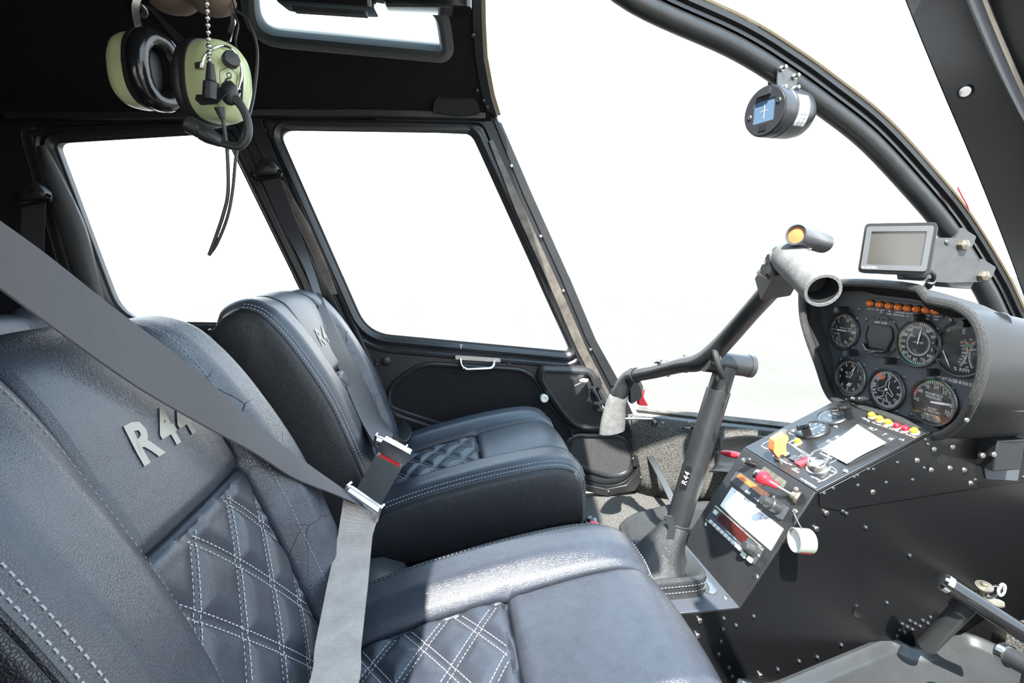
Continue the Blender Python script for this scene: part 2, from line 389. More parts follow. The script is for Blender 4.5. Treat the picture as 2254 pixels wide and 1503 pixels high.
d1 = door('door_1', fdoor, fwin, 'black_trim'); d2 = door('door_2', rdoor, rwin, 'black_trim')
S('window_1', MB().prism(offs(fwin, .006), LW, -.020, -.017), 'window_glass')
S('window_2', MB().prism(offs(rwin, .006), LW, -.020, -.017), 'window_glass')
# rounded door edge beads
mk('edge_bead', ring(MB(), offs(fdoor, -.012), LW, [(-.012, -.003), (-.008, .006), (0, .008), (.008, .005), (.010, -.003)]), 'black_paint', d1)
mk('edge_bead', ring(MB(), offs(rdoor, -.012), LW, [(-.012, -.003), (-.008, .005), (0, .007), (.008, .004), (.010, -.003)]), 'black_paint', d2)
# armrest recess panel, map pocket and lower kick panel of the front door
arm = rpoly(lw((858, 855), (925, 803), (1165, 818), (1215, 905), (1262, 948), (1240, 1010), (1000, 950), (862, 905)), .05, 6)
mk('armrest_panel', MB().prism(arm, LW, -.01, .002), 'door_carpet', d1)
mk('panel_bead', ring(MB(), arm, LW, [(-.004, .0), (0, .006), (.006, .0075), (.011, .005), (.013, -.003)]), 'black_trim', d1)
pock = rpoly(lw((1180, 835), (1185, 802), (1300, 806), (1372, 945), (1262, 945), (1225, 905)), [.02, .03, .03, .02, .04, .04], 6)
mb = MB(); mb.loft([[LW.pt(p.x, p.y, h) for p in offs(pock, o)] for o, h in [(.002, -.003), (.002, .012), (-.005, .022), (-.012, .026), (-.020, .024), (-.024, .014)]], caps=False); mb.flat(offs(pock, -.024), LW, .014)
mk('map_pocket', mb, 'film_black' if False else 'pod_black', d1)
kick = rpoly(lw((1255, 962), (1370, 965), (1392, 1000), (1380, 1038), (1345, 1044), (1245, 1012)), .04, 6)
mk('kick_panel', MB().prism(kick, LW, -.01, .003), 'door_mesh', d1)
mk('panel_bead', ring(MB(), kick, LW, [(-.003, .0), (.002, .006), (.009, .008), (.015, .005), (.018, -.003)]), 'black_paint', d1)
# bail handle
a = P(1012, 788, 'y', .628); b = P(1089, 793, 'y', .628); z0 = P(1050, 811, 'y', .61).z
mk('handle_plate', MB().prism(rrect((b - a).length + .03, .012, .004), Fr((a + b) / 2 + V((.002, 0, .002)), b - a, (0, 0, 1)), 0, .005), 'steel', d1)
hp = rpoly([a, V((a.x + .006, .605, z0)), V((b.x - .008, .605, z0)), b], .018, 6)[7:-0]
hp = [a] + rpoly([a, V((a.x + .006, .605, z0)), V((b.x - .008, .605, z0)), b], [0, .022, .022, 0], 6)[1:-1] + [b]
mk('pull_handle', MB().tube(hp, .0045, 10), 'chrome', d1, label='bright steel bail handle')
scr = MB(); scr.lathe([(.0048, -.003), (.0048, .001), (.0038, .0022), (.001, .0026)], (0, 0, 0), (0, 0, 1), 12)
SCREW = {k: local_mesh('screw', scr, k) for k in ('steel', 'steel_dark', 'black_paint')}
riv = MB(); riv.lathe([(.0036, -.002), (.0036, .0004), (.003, .0014), (.0018, .0021), (.0003, .0024)], (0, 0, 0), (0, 0, 1), 10)
RIVET = {k: local_mesh('rivet', riv, k) for k in ('steel', 'steel_dark', 'black_paint')}
def lay(fr, u, v, c=0): a, b = fr.px(u, v, c); return fr.sub(a, b, c)
for u, v in ((999, 780), (999, 793), (1120, 788), (1121, 801), (828, 793), (828, 802), (1155, 800)): inst('screw', SCREW['black_paint'], lay(LW, u, v, 0), d1)
mk('plug', MB().lathe([(.014, -.003), (.014, .002), (.011, .004), (.001, .0045)], LW.at(849, 795), LW.N), 'black_trim', d1)
mb = MB(); text(mb, 'T', LW, *LW.px(1015, 763, .01), .012, h=.0102); mk('mark', mb, 'white_print', d1)
# pocket clip and hinge hardware
q = LW.at(1198, 877, .03)
mk('retainer_clip', MB().lathe([(.012, -.012), (.012, .004), (.008, .006), (.008, .003), (.0005, .003)], q, LW.N, 18), 'sign_white', d1, label='white plastic retainer clip')
p0, p1 = LW.at(1262, 850, .055), LW.at(1305, 828, .03)
mk('latch_lever', MB().prism(rpoly([V((0, -.006)), V((.055, -.012)), V((.055, .012)), V((0, .006))], .005), Fr(p0, p1 - p0, (0, -1, .3)), -.0015, .0015), 'steel', d1)
mk('latch_button', MB().ball(LW.at(1285, 838, .05), .009, 12, None, (1.6, 1, .8)), 'sign_white', d1)
mk('latch_base', MB().prism(lw((1296, 832), (1312, 824), (1318, 840), (1302, 850)), LW, .0, .035), 'steel_dark', d1)
for a0, a1, m_ in (((1302, 852), (1322, 892), 'black_trim'), ((1316, 885), (1330, 905), 'steel')):
    mk('hinge_rod', MB().cyl(LW.at(*a0, .035), LW.at(*a1, .035), .008, n=12), m_, d1)
for v in (885, 900): mk('hinge_clamp', MB().box(Fr(LW.at(1316 + (v - 885) * .5, v, .037), (1, 0, 0), (0, 0, 1)), .03, .008, .02), 'steel', d1)
# hinge bracket at the bottom front corner
mk('hinge_plate', MB().prism(lw((1388, 998), (1418, 998), (1416, 1022), (1390, 1022)), LW, .006, .016), 'steel_dark', d1)
for u, v in ((1394, 1010), (1420, 992), (1417, 1028)): inst('screw', SCREW['steel'], lay(LW, u, v, .016), d1)
# pillar strips: worn weather strip, glazing strip
def strip(name, pa, pb, h, mt, parent=None):
    A = [LW.at(*p, h) for p in pa]; B = [LW.at(*p, h) for p in pb]
    return mk(name, MB().loft([[a, b, b - LW.N * .012, a - LW.N * .012] for a, b in zip(A, B)]), mt, parent, kind=None if parent else 'structure', bevel=.0015)
strip('weather_strip', [(1075, 310), (1137, 470), (1210, 630), (1270, 770), (1330, 885)], [(1084, 306), (1157, 466), (1231, 628), (1291, 766), (1350, 880)], .014, 'worn_strip', wl)
strip('glazing_strip', [(1085, 262), (1150, 425), (1235, 612), (1290, 745), (1345, 850)], [(1104, 270), (1172, 428), (1256, 615), (1312, 748), (1366, 845)], .016, 'black_paint', wl)
strip('sill_strip', [(1286, 1066), (1335, 1077), (1378, 1068), (1402, 1040), (1408, 1000)], [(1286, 1080), (1338, 1092), (1398, 1080), (1424, 1042), (1428, 985)], .016, 'steel_dark', wl)
for u, v in ((1126, 365), (1190, 520), (1240, 640), (1300, 770), (1352, 866), (1340, 1083), (1412, 1052)): inst('screw', SCREW['steel'], lay(LW, u, v, .017), wl)
# B pillar bead and worn webbing channel, rear pillar pad
strip('pillar_bead', [(556, 300), (640, 480), (700, 610), (745, 705)], [(566, 298), (650, 478), (710, 608), (756, 703)], .018, 'black_paint', wl)
strip('pillar_channel', [(600, 400), (650, 500), (690, 590), (715, 650)], [(622, 396), (680, 496), (720, 588), (742, 648)], .014, 'worn_strip', wl)
pad = [((78, 322), (105, 318)), ((100, 420), (150, 410)), ((130, 500), (190, 500)), ((160, 590), (215, 590)), ((185, 650), (240, 680))]
pa_, pb2 = catmull([V((*a, 0)) for a, b in pad], 5), catmull([V((*b, 0)) for a, b in pad], 5); pad = [((a.x, a.y), (b.x, b.y)) for a, b in zip(pa_, pb2)]
mb = MB(); mb.loft([[LW.at(*a, .0), LW.at(a[0] + 8, a[1], .012), LW.at((a[0] + b[0]) / 2, (a[1] + b[1]) / 2, .02), LW.at(b[0] - 6, b[1], .012), LW.at(*b, .0)] for a, b in pad])
mk('pillar_pad', mb, 'pillar_grey', d2, smooth=85)

# ---- roof: flat centre, skylight to port; unseen starboard side kept solid to shade far seat
def roof_side(sg):
    fr = Fr((0, .42 * sg, 1.28), (1, 0, 0), (0, -sg, 1)); h = (-.03, 0) if sg > 0 else (0, .03)
    ref = Fr((0, .42, 1.28), (1, 0, 0), (0, -1, 1)); px = lambda u, v: V(ref.px(u, v))
    win = rpoly([px(555, -45), px(962, 28), px(975, 113), px(566, 74)], [.05, .03, .012, .045], 6)
    out = [V((-1.16, -.30)), V((.138, -.30)), px(1078, 205), px(1062, 110), px(1058, 40), V((.095, 0)), V((-1.16, 0))]
    o = S('ceiling_side', MB().prism(out, fr, *h, [win] if sg > 0 else []), 'headliner')
    if sg < 0: return o, fr
    k = 1 if sg > 0 else -1
    mb = MB(); mb.loft([[fr.pt(p.x, p.y, hh * k) for p in offs(win, d)] for d, hh in [(-.004, -.035), (-.006, -.012), (0, .004), (.010, .010), (.022, .006), (.030, -.002)]], caps=False)
    mk('skylight_lip', mb, 'headliner_skylit', o)
    mb = MB().prism(offs(win, .004), fr, -.030 * k, -.027 * k)
    S('window_3', mb, 'roof_glass')
    return o, fr
rs, RF = roof_side(1); roof_side(-1)
S('ceiling', MB().prism([V((-1.16, -.42)), V((.095, -.42)), V((.13, -.2)), V((.14, 0)), V((.13, .2)), V((.095, .42)), V((-1.16, .42))], Fr((0, 0, 1.28), (1, 0, 0), (0, 1, 0)), 0, .03), 'headliner')
# front edge frame of the roof, running down to the pillar
A = [RF.at(u, v, .004) for u, v in ((1038, -20), (1040, 60), (1046, 130), (1058, 200), (1072, 245))]; B = [RF.at(u, v, .004) for u, v in ((1060, -20), (1062, 60), (1066, 130), (1082, 215), (1096, 260))]
mk('roof_edge_strip', MB().loft([[a, b, b - RF.N * .03, a - RF.N * .03] for a, b in zip(A, B)]), 'black_paint', rs, bevel=.002)
B2 = [b + V((.010, .006, .004)) for b in B]
mk('outer_skin', MB().loft([[a - RF.N * .012, b - RF.N * .012, b - RF.N * .03, a - RF.N * .03] for a, b in zip(B, B2)]), 'exterior_paint', rs)
for u, v in ((1041, 78), (1050, 200), (1064, 222), (1072, 236)): inst('screw', SCREW['steel_dark'], lay(RF, u, v, .005), rs)
mb = MB(); L0 = [LW.at(u, v, .012) for u, v in ((20, 262), (300, 262), (560, 256), (820, 256), (1068, 262))]
mb.loft([[p + V((0, dy, dz)) for dy, dz in ((0, -.006), (-.014, -.002), (-.016, .012), (0, .03), (.03, .03), (.03, -.006))] for p in L0])
S('trim_1', mb, 'black_paint')
# padded flap at the front corner of the headliner
f1 = [RF.at(u, v, .0) for u, v in ((955, 214), (1050, 218), (1058, 246), (1000, 252), (955, 240))]
mb = MB(); mb.prism(rpoly([V(RF.px(u, v)) for u, v in ((957, 212), (1046, 217), (1058, 243), (1010, 250), (952, 240))], .01), RF, 0, .014)
mk('corner_flap', mb, 'pod_black', rs, bevel=.005, seg=3)

# ---- floor, front bulkhead, back wall, starboard side
fc = [(.585, .622, .213), (.751, .519, .213), (.946, .403, .213), (1.10, .24, .225), (1.17, 0, .235)]
fcm = catmull(fc, 6); full = fcm + [V((p.x, -p.y, p.z)) for p in reversed(fcm[:-1])]
flc = [V((p.x + .06, p.y * 1.0, FL)) for p in full]
outl = [V((p.x, p.y)) for p in flc]
S('floor', MB().prism([V((-1.16, -.64))] + [V((.585, -.64))] + [V((p.x, p.y)) for p in reversed(flc)] + [V((.75, .66)), V((-1.16, .66))], Fr((0, 0, 0), (1, 0, 0), (0, 1, 0)), FL - .03, FL), 'carpet')
ex = lambda c: [c[0] + V((-.05, .05, 0))] + c + [c[-1] + V((-.05, -.05, 0))]
S('wall_front', MB().grid([[a.lerp(b, t) for a, b in zip(ex(flc), ex(full))] for t in (0, .25, .5, .75, 1)]), 'carpet', solid=.01)
mb = MB(); mb.loft([[p + V((-.012, 0, -.016)), p + V((-.012, 0, .0)), p + V((0, 0, .008)), p + V((.014, 0, .008)), p + V((.014, 0, -.016))] for p in full])
S('trim_2', mb, 'steel_dark', bevel=.002)
mb = MB(); mb.loft([[p + V((.014, 0, -.004)), p + V((.0, 0, .016)), p + V((.02, 0, .026)), p + V((.03, 0, .0))] for p in full])
S('trim_3', mb, 'worn_strip')
S('wall_back', MB().wbox((-1.19, -.64, FL), (-1.16, .64, 1.28)), 'headliner')
RW = Fr((0, -.64, 0), (1, 0, 0), (0, 0, 1))
S('wall_right', MB().prism([V((-1.16, FL)), V((.05, FL)), V((-.05, .12)), V((-.14, .475)), V((-.22, 1.03)), V((-.23, 1.10)), V((-1.16, 1.10))], RW, 0, .03, [rwin]), 'black_trim')  # front edge drawn forward, out of view, to cast the near seat's shadow
S('window_4', MB().prism(offs(rwin, .006), RW, .02, .023), 'window_glass')
S('trim_4', MB().wbox((-.45, -.655, 1.06), (.14, -.615, 1.10)), 'black_paint')

# ---- windscreen, its centre bow and the starboard pillar
bow_px = [(1395, 2), (1607, 100), (1718, 166), (1806, 228), (1908, 308), (2009, 415), (2085, 507), (2161, 627), (2197, 699)]
bow = [V((.08, 0, 1.205)), V((.19, 0, 1.15))] + [P(u, v, 'y', 0) for u, v in bow_px] + [V((1.135, 0, .46)), V((1.175, 0, .34)), V((1.17, 0, .235))]
bowc = catmull(bow, 6)
bw = S('windscreen_bow', MB().tube(bowc, .0165, 16), 'tube_black')
def normals(c): return [V((-(c[min(i + 1, len(c) - 1)] - c[max(i - 1, 0)]).z, 0, (c[min(i + 1, len(c) - 1)] - c[max(i - 1, 0)]).x)).normalized() for i in range(len(c))]
nb = normals(bowc)
def strip_bow(a, b, wd): return MB().loft([[p + n * a + V((0, -wd, 0)), p + n * a + V((0, wd, 0)), p + n * b + V((0, wd, 0)), p + n * b + V((0, -wd, 0))] for p, n in zip(bowc, nb)])
mk('joint_strip', strip_bow(.015, .024, .013), 'gloss_black', bw); mk('glazing_strip', strip_bow(.024, .031, .019), 'black_paint', bw); mk('outer_cover', strip_bow(.036, .040, .016), 'exterior_paint', bw)
ap = [V((.095, .425, 1.275)), V((.104, .501, 1.199)), V((.131, .584, 1.116))] + [LW.at(u, v, .0) for u, v in ((1104, 286), (1168, 445), (1251, 622), (1306, 751), (1358, 837))] + [full[0] + V((0, 0, .01))]
apc = catmull(ap, 6); glass_c = [p + n * .034 for p, n in zip(bowc, nb)]
def samp(c, n):
    L = [0]
    for a, b in zip(c, c[1:]): L.append(L[-1] + (b - a).length)
    out = []; j = 0
    for k in range(n):
        d = L[-1] * k / (n - 1)
        while j < len(L) - 2 and L[j + 1] < d: j += 1
        out.append(c[j].lerp(c[j + 1], min(1, (d - L[j]) / (L[j + 1] - L[j]))))
    return out
A = samp(apc, 33); B = samp(glass_c, 33)
def wscreen(sg):
    rows = []
    for a, b in zip(A, B):
        r = []
        for k in range(13):
            t = k / 12; p = a.lerp(b, t); bl = math.sin(math.pi * t) * .07 * min(1, (b - a).length); p = p + V((.75, .35, .55)).normalized() * bl * 1.2; p.y *= sg; r.append(p)
        rows.append(r)
    return MB().grid(rows)
S('windscreen_1', wscreen(1), 'window_glass', solid=.003); S('windscreen_2', wscreen(-1), 'window_glass', solid=.003)
# starboard pillar of the open doorway, close to the lens
pe = [P(u, v, 'y', y) for u, v, y in ((1930, -160, -.535), (1987, 0, -.54), (2060, 180, -.55), (2130, 345, -.555), (2200, 520, -.56), (2262, 690, -.57), (2330, 900, -.58))]
po = [P(u, v, 'y', y) for u, v, y in ((2110, -160, -.56), (2168, 0, -.565), (2245, 180, -.575), (2330, 345, -.58), (2410, 520, -.585), (2480, 690, -.595), (2560, 900, -.605))]
mb = MB(); mb.loft([[a, b, b + V((.0, -.02, -.01)), a + V((.014, -.012, .006))] for a, b in zip(catmull(pe, 4), catmull(po, 4))])
rp = S('door_pillar', mb, 'black_trim', bevel=.002)
for k, (d0, d1_, mt) in enumerate(((.000, .010, 'worn_strip'), (.010, .022, 'black_paint'), (.022, .028, 'plastic_grey'))):
    mb = MB(); mb.loft([[b + V((-d0, -d0 * .4, 0)), b + V((-d1_, -d1_ * .4, 0)), b + V((-d1_, -d1_ * .4 - .006, -.01)), b + V((-d0, -d0 * .4 - .006, -.01))] for b in catmull(po, 4)])
    mk(['weather_strip', 'glazing_strip', 'edge_seal'][k], mb, mt, rp)
pa, pb_ = pe[2], po[2]; nrm = (pb_ - pa).cross(pe[3] - pe[2]).normalized(); nrm = nrm if nrm.y < 0 else -nrm
sp = PP(2126, 200, pa, nrm); xx = (pb_ - pa).normalized()
mk('screw', MB().lathe([(.0035, -.004), (.0035, .0015), (.0025, .003), (.0003, .0033)], sp, nrm, 14), 'chrome', rp)
# lower part of the starboard door frame down to the floor
mb = MB(); lo_ = [pe[-1], V((.50, -.59, .22)), V((.56, -.60, FL))]; hi_ = [po[-1], V((.43, -.62, .22)), V((.48, -.63, FL))]
mb.loft([[a, b, b + V((0, -.02, 0)), a + V((.012, -.01, 0))] for a, b in zip(lo_, hi_)]); mk('lower_post', mb, 'black_trim', rp)

# ================================================================== seats
def path_eval(pts, n=400):
    c = catmull([V((p[0], 0, p[1])) for p in pts], 24); c = samp(c, n + 1); L = sum((b - a).length for a, b in zip(c, c[1:]))
    def ev(t):
        x = max(0, min(1, t)) * n; i = min(int(x), n - 1); return c[i].lerp(c[i + 1], x - i)
    def nr(t):
        d = (ev(min(1, t + .012)) - ev(max(0, t - .012))).normalized(); return V((-d.z, 0, d.x))
    return ev, nr, L
def sstep(a, b, x): t = max(0, min(1, (x - a) / (b - a))); return t * t * (3 - 2 * t)
def gau(x, w): return math.exp(-(x / w) ** 2)
def dashes(mb, pts, nrm, dl=.0034, gap=.0022, w=.0011, h=.0007):   # thread laid along a polyline as single stitches
    L = [0]
    for a, b in zip(pts, pts[1:]): L.append(L[-1] + (b - a).length)
    d = 0; j = 0
    def at(d):
        nonlocal j
        while j < len(L) - 2 and L[j + 1] < d: j += 1
        t = (d - L[j]) / max(L[j + 1] - L[j], 1e-9); return pts[j].lerp(pts[j + 1], t), nrm[j]
    while d + dl < L[-1]:
        a, n = at(d); b, _ = at(d + dl); dr = (b - a)
        if dr.length > 1e-6:
            s = n.cross(dr.normalized()) * w / 2; mid = (a + b) / 2 + n * h
            mb.add([a - s, a + s, b + s, b - s, mid - s * .6, mid + s * .6], [(0, 1, 5, 4), (4, 5, 2, 3), (0, 4, 3), (1, 2, 5)])
        d += dl + gap

class Cush:
    """A padded shape: a spine path (x, z) swept over its width, with bolsters, a centre panel, seams and quilting."""
    def __init__(s, pts, cy, W, dep, tseam, quilt, wfun, sflip, sp=.46, out=1):
        s.ev, s.nr, s.L = path_eval(pts); s.cy = cy; s.W = W; s.dep = dep; s.ts = tseam; s.q = quilt; s.wf = wfun; s.out = out; s.sp = sp; s.pitch = .062
    def qd(s, a, b):                             # distance to the nearest quilting line, metres
        ph = s.pitch; ang = s.q[2]; best = 1
        for sg in (1, -1):
            x = (a * math.cos(ang) + sg * b * math.sin(ang)) / ph; best = min(best, abs(x - round(x)) * ph)
        return best
    def inq(s, t): return s.q[0] <= t <= s.q[1]
    def d(s, sv, t):
        a = abs(sv); sp = s.sp; c = s.dep(t)
        x = sstep(sp - .06, sp + .2, a)
        dd = c * (1 - x) + .018 * sstep(.80, 1.0, a) ** 1.6 + .004 * sstep(.5, .0, a) * 0
        dd -= .006 * (1 - (a / sp) ** 2) if a < sp else 0
        dd += .010 * gau(a - sp, .022)
        if a < sp + .03:
            dd += .008 * gau((t - s.ts) * s.L, .006)
            if s.inq(t) and a < sp - .02:
                dd += .006 * gau(s.qd(sv * s.W, t * s.L), .0095)
        return dd
    def pos(s, sv, t, lift=0):
        p = s.ev(t); n = s.nr(t) * s.out; q = p - n * (s.d(sv, t) - lift); return V((q.x, s.cy + sv * s.W * s.wf(t), q.z))
    def nrm(s, sv, t):
        e = .01; a = s.pos(sv + e, t) - s.pos(sv - e, t); b = s.pos(sv, min(1, t + e)) - s.pos(sv, max(0, t - e)); n = a.cross(b).normalized()
        return n if n.dot(s.nr(t) * s.out) > 0 else -n
    def panel(s, s0, s1, t0, t1, ns, nt_):
        return MB().grid([[s.pos(s0 + (s1 - s0) * i / ns, t0 + (t1 - t0) * j / nt_) for i in range(ns + 1)] for j in range(nt_ + 1)])
    def line(s, f, n, lift=.0006):
        pts = []; nn = []
        for k in range(n + 1):
            sv, t = f(k / n); pts.append(s.pos(sv, t, lift)); nn.append(s.nrm(sv, t))
        return pts, nn
    def quilt_stitches(s, mb, off=.0042, **kw):
        t0, t1 = s.q[0], s.q[1]; ang = s.q[2]; ph = s.pitch; A = s.sp - .035; hw = A * s.W; b0, b1 = t0 * s.L + .004, t1 * s.L - .004
        for sg in (1, -1):
            ca, sa = math.cos(ang), sg * math.sin(ang)
            xs = [a * ca + b * sa for a in (-hw, hw) for b in (b0, b1)]
            for k in range(math.floor(min(xs) / ph) - 1, math.ceil(max(xs) / ph) + 2):
                for o in (-off, off):
                    c = k * ph + o; pts = []; nn = []
                    for i in range(121):
                        b = b0 + (b1 - b0) * i / 120; a = (c - b * sa) / ca
                        if abs(a) <= hw: pts.append(s.pos(a / s.W, b / s.L, .0006)); nn.append(s.nrm(a / s.W, b / s.L))
                    if len(pts) > 3: dashes(mb, pts, nn, **kw)

def interp(tab, t):
    for (a, x), (b, y) in zip(tab, tab[1:]):
        if t <= b: return x + (y - x) * max(0, (t - a) / (b - a))
    return tab[-1][1]
def seat(cy, label, sg, letters, cover_far):
    th = 'thread'
    root = empty('cockpit_seat', (0.05, cy, FL), label, 'seat', 'front seats of the cabin')
    W = .21; fx = 0
    # ---- backrest
    bp = [(-.120, .185), (-.132, .25), (-.148, .34), (-.185, .44), (-.235, .53), (-.272, .581), (-.304, .609), (-.345, .618), (-.386, .600), (-.404, .565)]; bp = [(x - .016 * sstep(.22, .36, z), z) for x, z in bp]
    wf = lambda t: interp([(0, 1), (.62, 1), (.75, .985), (.88, .93), (1, .87)], t)
    dep = lambda t: interp([(0, .034), (.45, .032), (.62, .022), (.78, .004), (1, -.004)], t)
    B = Cush(bp, cy, W, dep, 0, (0.02, .47, .62), wf, 0, .46, -1)
    # seam height: where the path reaches z = .47
    ts = min((abs(B.ev(k / 400).z - .462), k / 400) for k in range(250))[1]; B.ts = ts; B.q = (.0, ts - .012, .60)
    sp = B.sp
    mk('quilted_panel', B.panel(-sp, sp, 0, ts, 72, 96), 'leather', root, solid=.006)
    hr = mk('headrest_panel', B.panel(-sp, sp, ts, 1, 48, 60), 'leather', root, solid=.006)
    mk('bolster', B.panel(sp, 1, 0, 1, 28, 90), 'leather_cracked' if cover_far else 'leather', root, solid=.006)
    mk('bolster', B.panel(-1, -sp, 0, 1, 28, 90), 'leather' if cover_far else 'leather_cracked', root, solid=.006)
    back = [(-.215, .17), (-.26, .28), (-.32, .42), (-.375, .515), (-.404, .565)]; back = [(x - .016, z) for x, z in back]; bev, _, _ = path_eval(back)
    def edge(sv, n=60): return [B.pos(sv, k / n) for k in range(n + 1)]
    for sv in (-1, 1):
        E_ = edge(sv); rows = []
        for t in (0, .06, .2, .5, .8, 1):
            r = []
            for k, e in enumerate(E_):
                q = bev(min(1, k / 60 * 1.0)); b = V((q.x, e.y, q.z)); p = e.lerp(b, t); p.y += sv * (.010 * math.sin(math.pi * t) ** .6 if 0 < t < 1 else 0); r.append(p)
            rows.append(r)
        mk('side_panel', MB().grid(rows), 'leather_side', root, solid=.004)
        # piping and double stitch along the edge
        pp_, nn = B.line(lambda k: (sv * .985, .02 + k * .84), 90, .001)
        mk('piping', MB().tube(pp_, .0026, 8), 'leather_side', root)
        mb = MB()
        for o in (.945, .975): p_, n_ = B.line(lambda k: (sv * (o - .02), .02 + k * .84), 140, .0008); dashes(mb, p_, n_, .004, .0025, .0014, .0009)
        mk('edge_stitching', mb, th, root, kind='stuff')
        mb = MB(); p_, n_ = B.line(lambda k: (sv * (sp + .075), .02 + k * .93), 140, .0007)
        dashes(mb, p_, n_, .0035, .0025, .001, .0005); mk('seam_stitching', mb, 'thread_dark', root, kind='stuff')
    mk('back_panel', MB().grid([[V((bev(k / 40).x, cy + s_ * W * B.wf(k / 40), bev(k / 40).z)) for s_ in (-1, 0, 1)] for k in range(41)]), 'leather_side', root, solid=.004)
    mb = MB(); B.quilt_stitches(mb, dl=.0036, gap=.0020, w=.0011, h=.0008); mk('quilt_stitching', mb, th, root, kind='stuff')
    # embroidered lettering on the headrest panel
    mb = MB(); tl = min((abs(B.ev(k / 400).z - .535), k / 400) for k in range(330))[1]
    k_ = .043 / .7; x = 0; flat = MB()
    text(flat, 'R44', W0, 0, 0, .036, 'c', 0, .95, 0, .12, 'b')
    bm = bmesh.new(); vv = [bm.verts.new(p) for p in flat.v]
    for f in flat.f:
        try: bm.faces.new([vv[i] for i in f])
        except ValueError: pass
    bmesh.ops.triangulate(bm, faces=bm.faces); bmesh.ops.subdivide_edges(bm, edges=bm.edges, cuts=2); bm.verts.index_update()
    mb.add([B.pos(p.co.x / W, tl + p.co.y / B.L, .0011) for p in bm.verts], [tuple(v.index for v in f.verts) for f in bm.faces]); bm.free()
    mk('embroidered_lettering', mb, 'lettering_silver', hr)
    # ---- seat cushion
    cp = [(-.185, .175), (-.15, .213), (-.07, .243), (.03, .268), (.12, .285), (.2, .294), (.243, .288), (.270, .268), (.283, .236), (.286, .195), (.280, .150)]; cp = [(x + fx * sstep(-.05, .25, x), z) for x, z in cp]
    wf2 = lambda t: interp([(0, .98), (.6, 1), (.8, .99), (1, .96)], t)
    dep2 = lambda t: interp([(0, .028), (.5, .026), (.68, .018), (.8, .006), (1, .0)], t)
    C = Cush(cp, cy, W, dep2, 0, (0, .5, .95), wf2, 0, .46, 1)
    ts = min((abs(C.ev(k / 400).x - .066), k / 400) for k in range(260))[1]; C.ts = ts; C.q = (.05, ts - .006, .98); C.pitch = .056
    mk('quilted_panel', C.panel(-sp, sp, 0, ts, 72, 72), 'leather', root, solid=.006)
    mk('front_panel', C.panel(-sp, sp, ts, 1, 40, 48), 'leather', root, solid=.006)
    mk('bolster', C.panel(sp, 1, 0, 1, 28, 70), 'leather', root, solid=.006)
    mk('bolster', C.panel(-1, -sp, 0, 1, 28, 70), 'leather', root, solid=.006)
    mb = MB(); C.quilt_stitches(mb, dl=.0040, gap=.0014, w=.0010, h=.0008); mk('quilt_stitching', mb, th, root, kind='stuff')
    for sv in (-1, 1):
        E_ = [C.pos(sv, k / 60) for k in range(61)]; rows = []
        for t in (0, .08, .3, .6, .9, 1):
            r = []
            for k, e in enumerate(E_):
                zb = .085 + .07 * sstep(-.15, .27, e.x); b = V((min(e.x, .272), e.y, min(zb, e.z))); p = e.lerp(b, t); p.y += sv * .009 * math.sin(math.pi * t) ** .6 if 0 < t < 1 else 0; r.append(p)
            rows.append(r)
        mk('side_panel', MB().grid(rows), 'leather_side', root, solid=.004)
        pp_, nn = C.line(lambda k: (sv * .985, .03 + k * .75), 90, .001); mk('piping', MB().tube(pp_, .0026, 8), 'leather_side', root)
        mb = MB()
        for o in (.915, .95): p_, n_ = C.line(lambda k: (sv * o, .03 + k * .93), 140, .0008); dashes(mb, p_, n_, .004, .0024, .0013, .0008)
        mk('edge_stitching', mb, th, root, kind='stuff')
        mb = MB()
        for o in (.03, .05, .07): p_, n_ = C.line(lambda k: (sv * (sp + .02 + k * (.50 - o * .3)), .80 + o * .6), 40, .0008); dashes(mb, p_, n_, .004, .0024, .0013, .0008)
        mk('corner_stitching', mb, th, root, kind='stuff')
    # ---- base box
    mb = MB(); mb.prism([V((-.30, FL)), V((.235, FL)), V((.262, .165)), V((-.17, .11)), V((-.25, .2))], Fr((0, cy, 0), (1, 0, 0), (0, 0, 1)), -.20, .20)
    mk('seat_base', mb, 'black_paint', root, bevel=.006)
    return root, B, C
far_seat, FB, FC = seat(.315, 'black quilted leather seat beside the door with the steel bail handle', 1, True, True)
near_seat, NB, NC = seat(-.315, 'black quilted leather seat with a sunlit webbing lap strap lying across it', -1, True, True)

# rear bench seat just behind
r = empty('rear_seat', (-.95, .36, FL), 'black leather rear seat behind the front seats, under the back door window', 'seat')
bp = [(-.82, .25), (-.86, .36), (-.90, .46), (-.93, .545), (-.955, .575), (-.99, .58), (-1.02, .55)]
RB = Cush(bp, .36, .23, lambda t: .016, 2, (2, 3, .6), lambda t: interp([(0, 1), (.6, 1), (1, .85)], t), 0, .5, -1)
mk('backrest', RB.panel(-1, 1, 0, 1, 50, 40), 'leather', r, solid=.006)
mk('backrest_core', MB().wbox((-1.08, .14, .2), (-.96, .58, .54)), 'leather_side', r, bevel=.02)
mb = MB(); text(mb, 'R44', Fr(P(-22, 764, 'x', -.895), (0, -1, 0), (-.35, 0, .9)), 0, 0, .045, 'c', .004, 1, 0, .18); mk('embroidered_lettering', mb, 'lettering_silver', r)
mk('cushion', MB().wbox((-1.0, .12, .12), (-.55, .60, .27)), 'leather', r, bevel=.03, seg=4)
mk('seat_base', MB().wbox((-1.08, .13, FL), (-.55, .59, .125)), 'black_paint', r, bevel=.005)
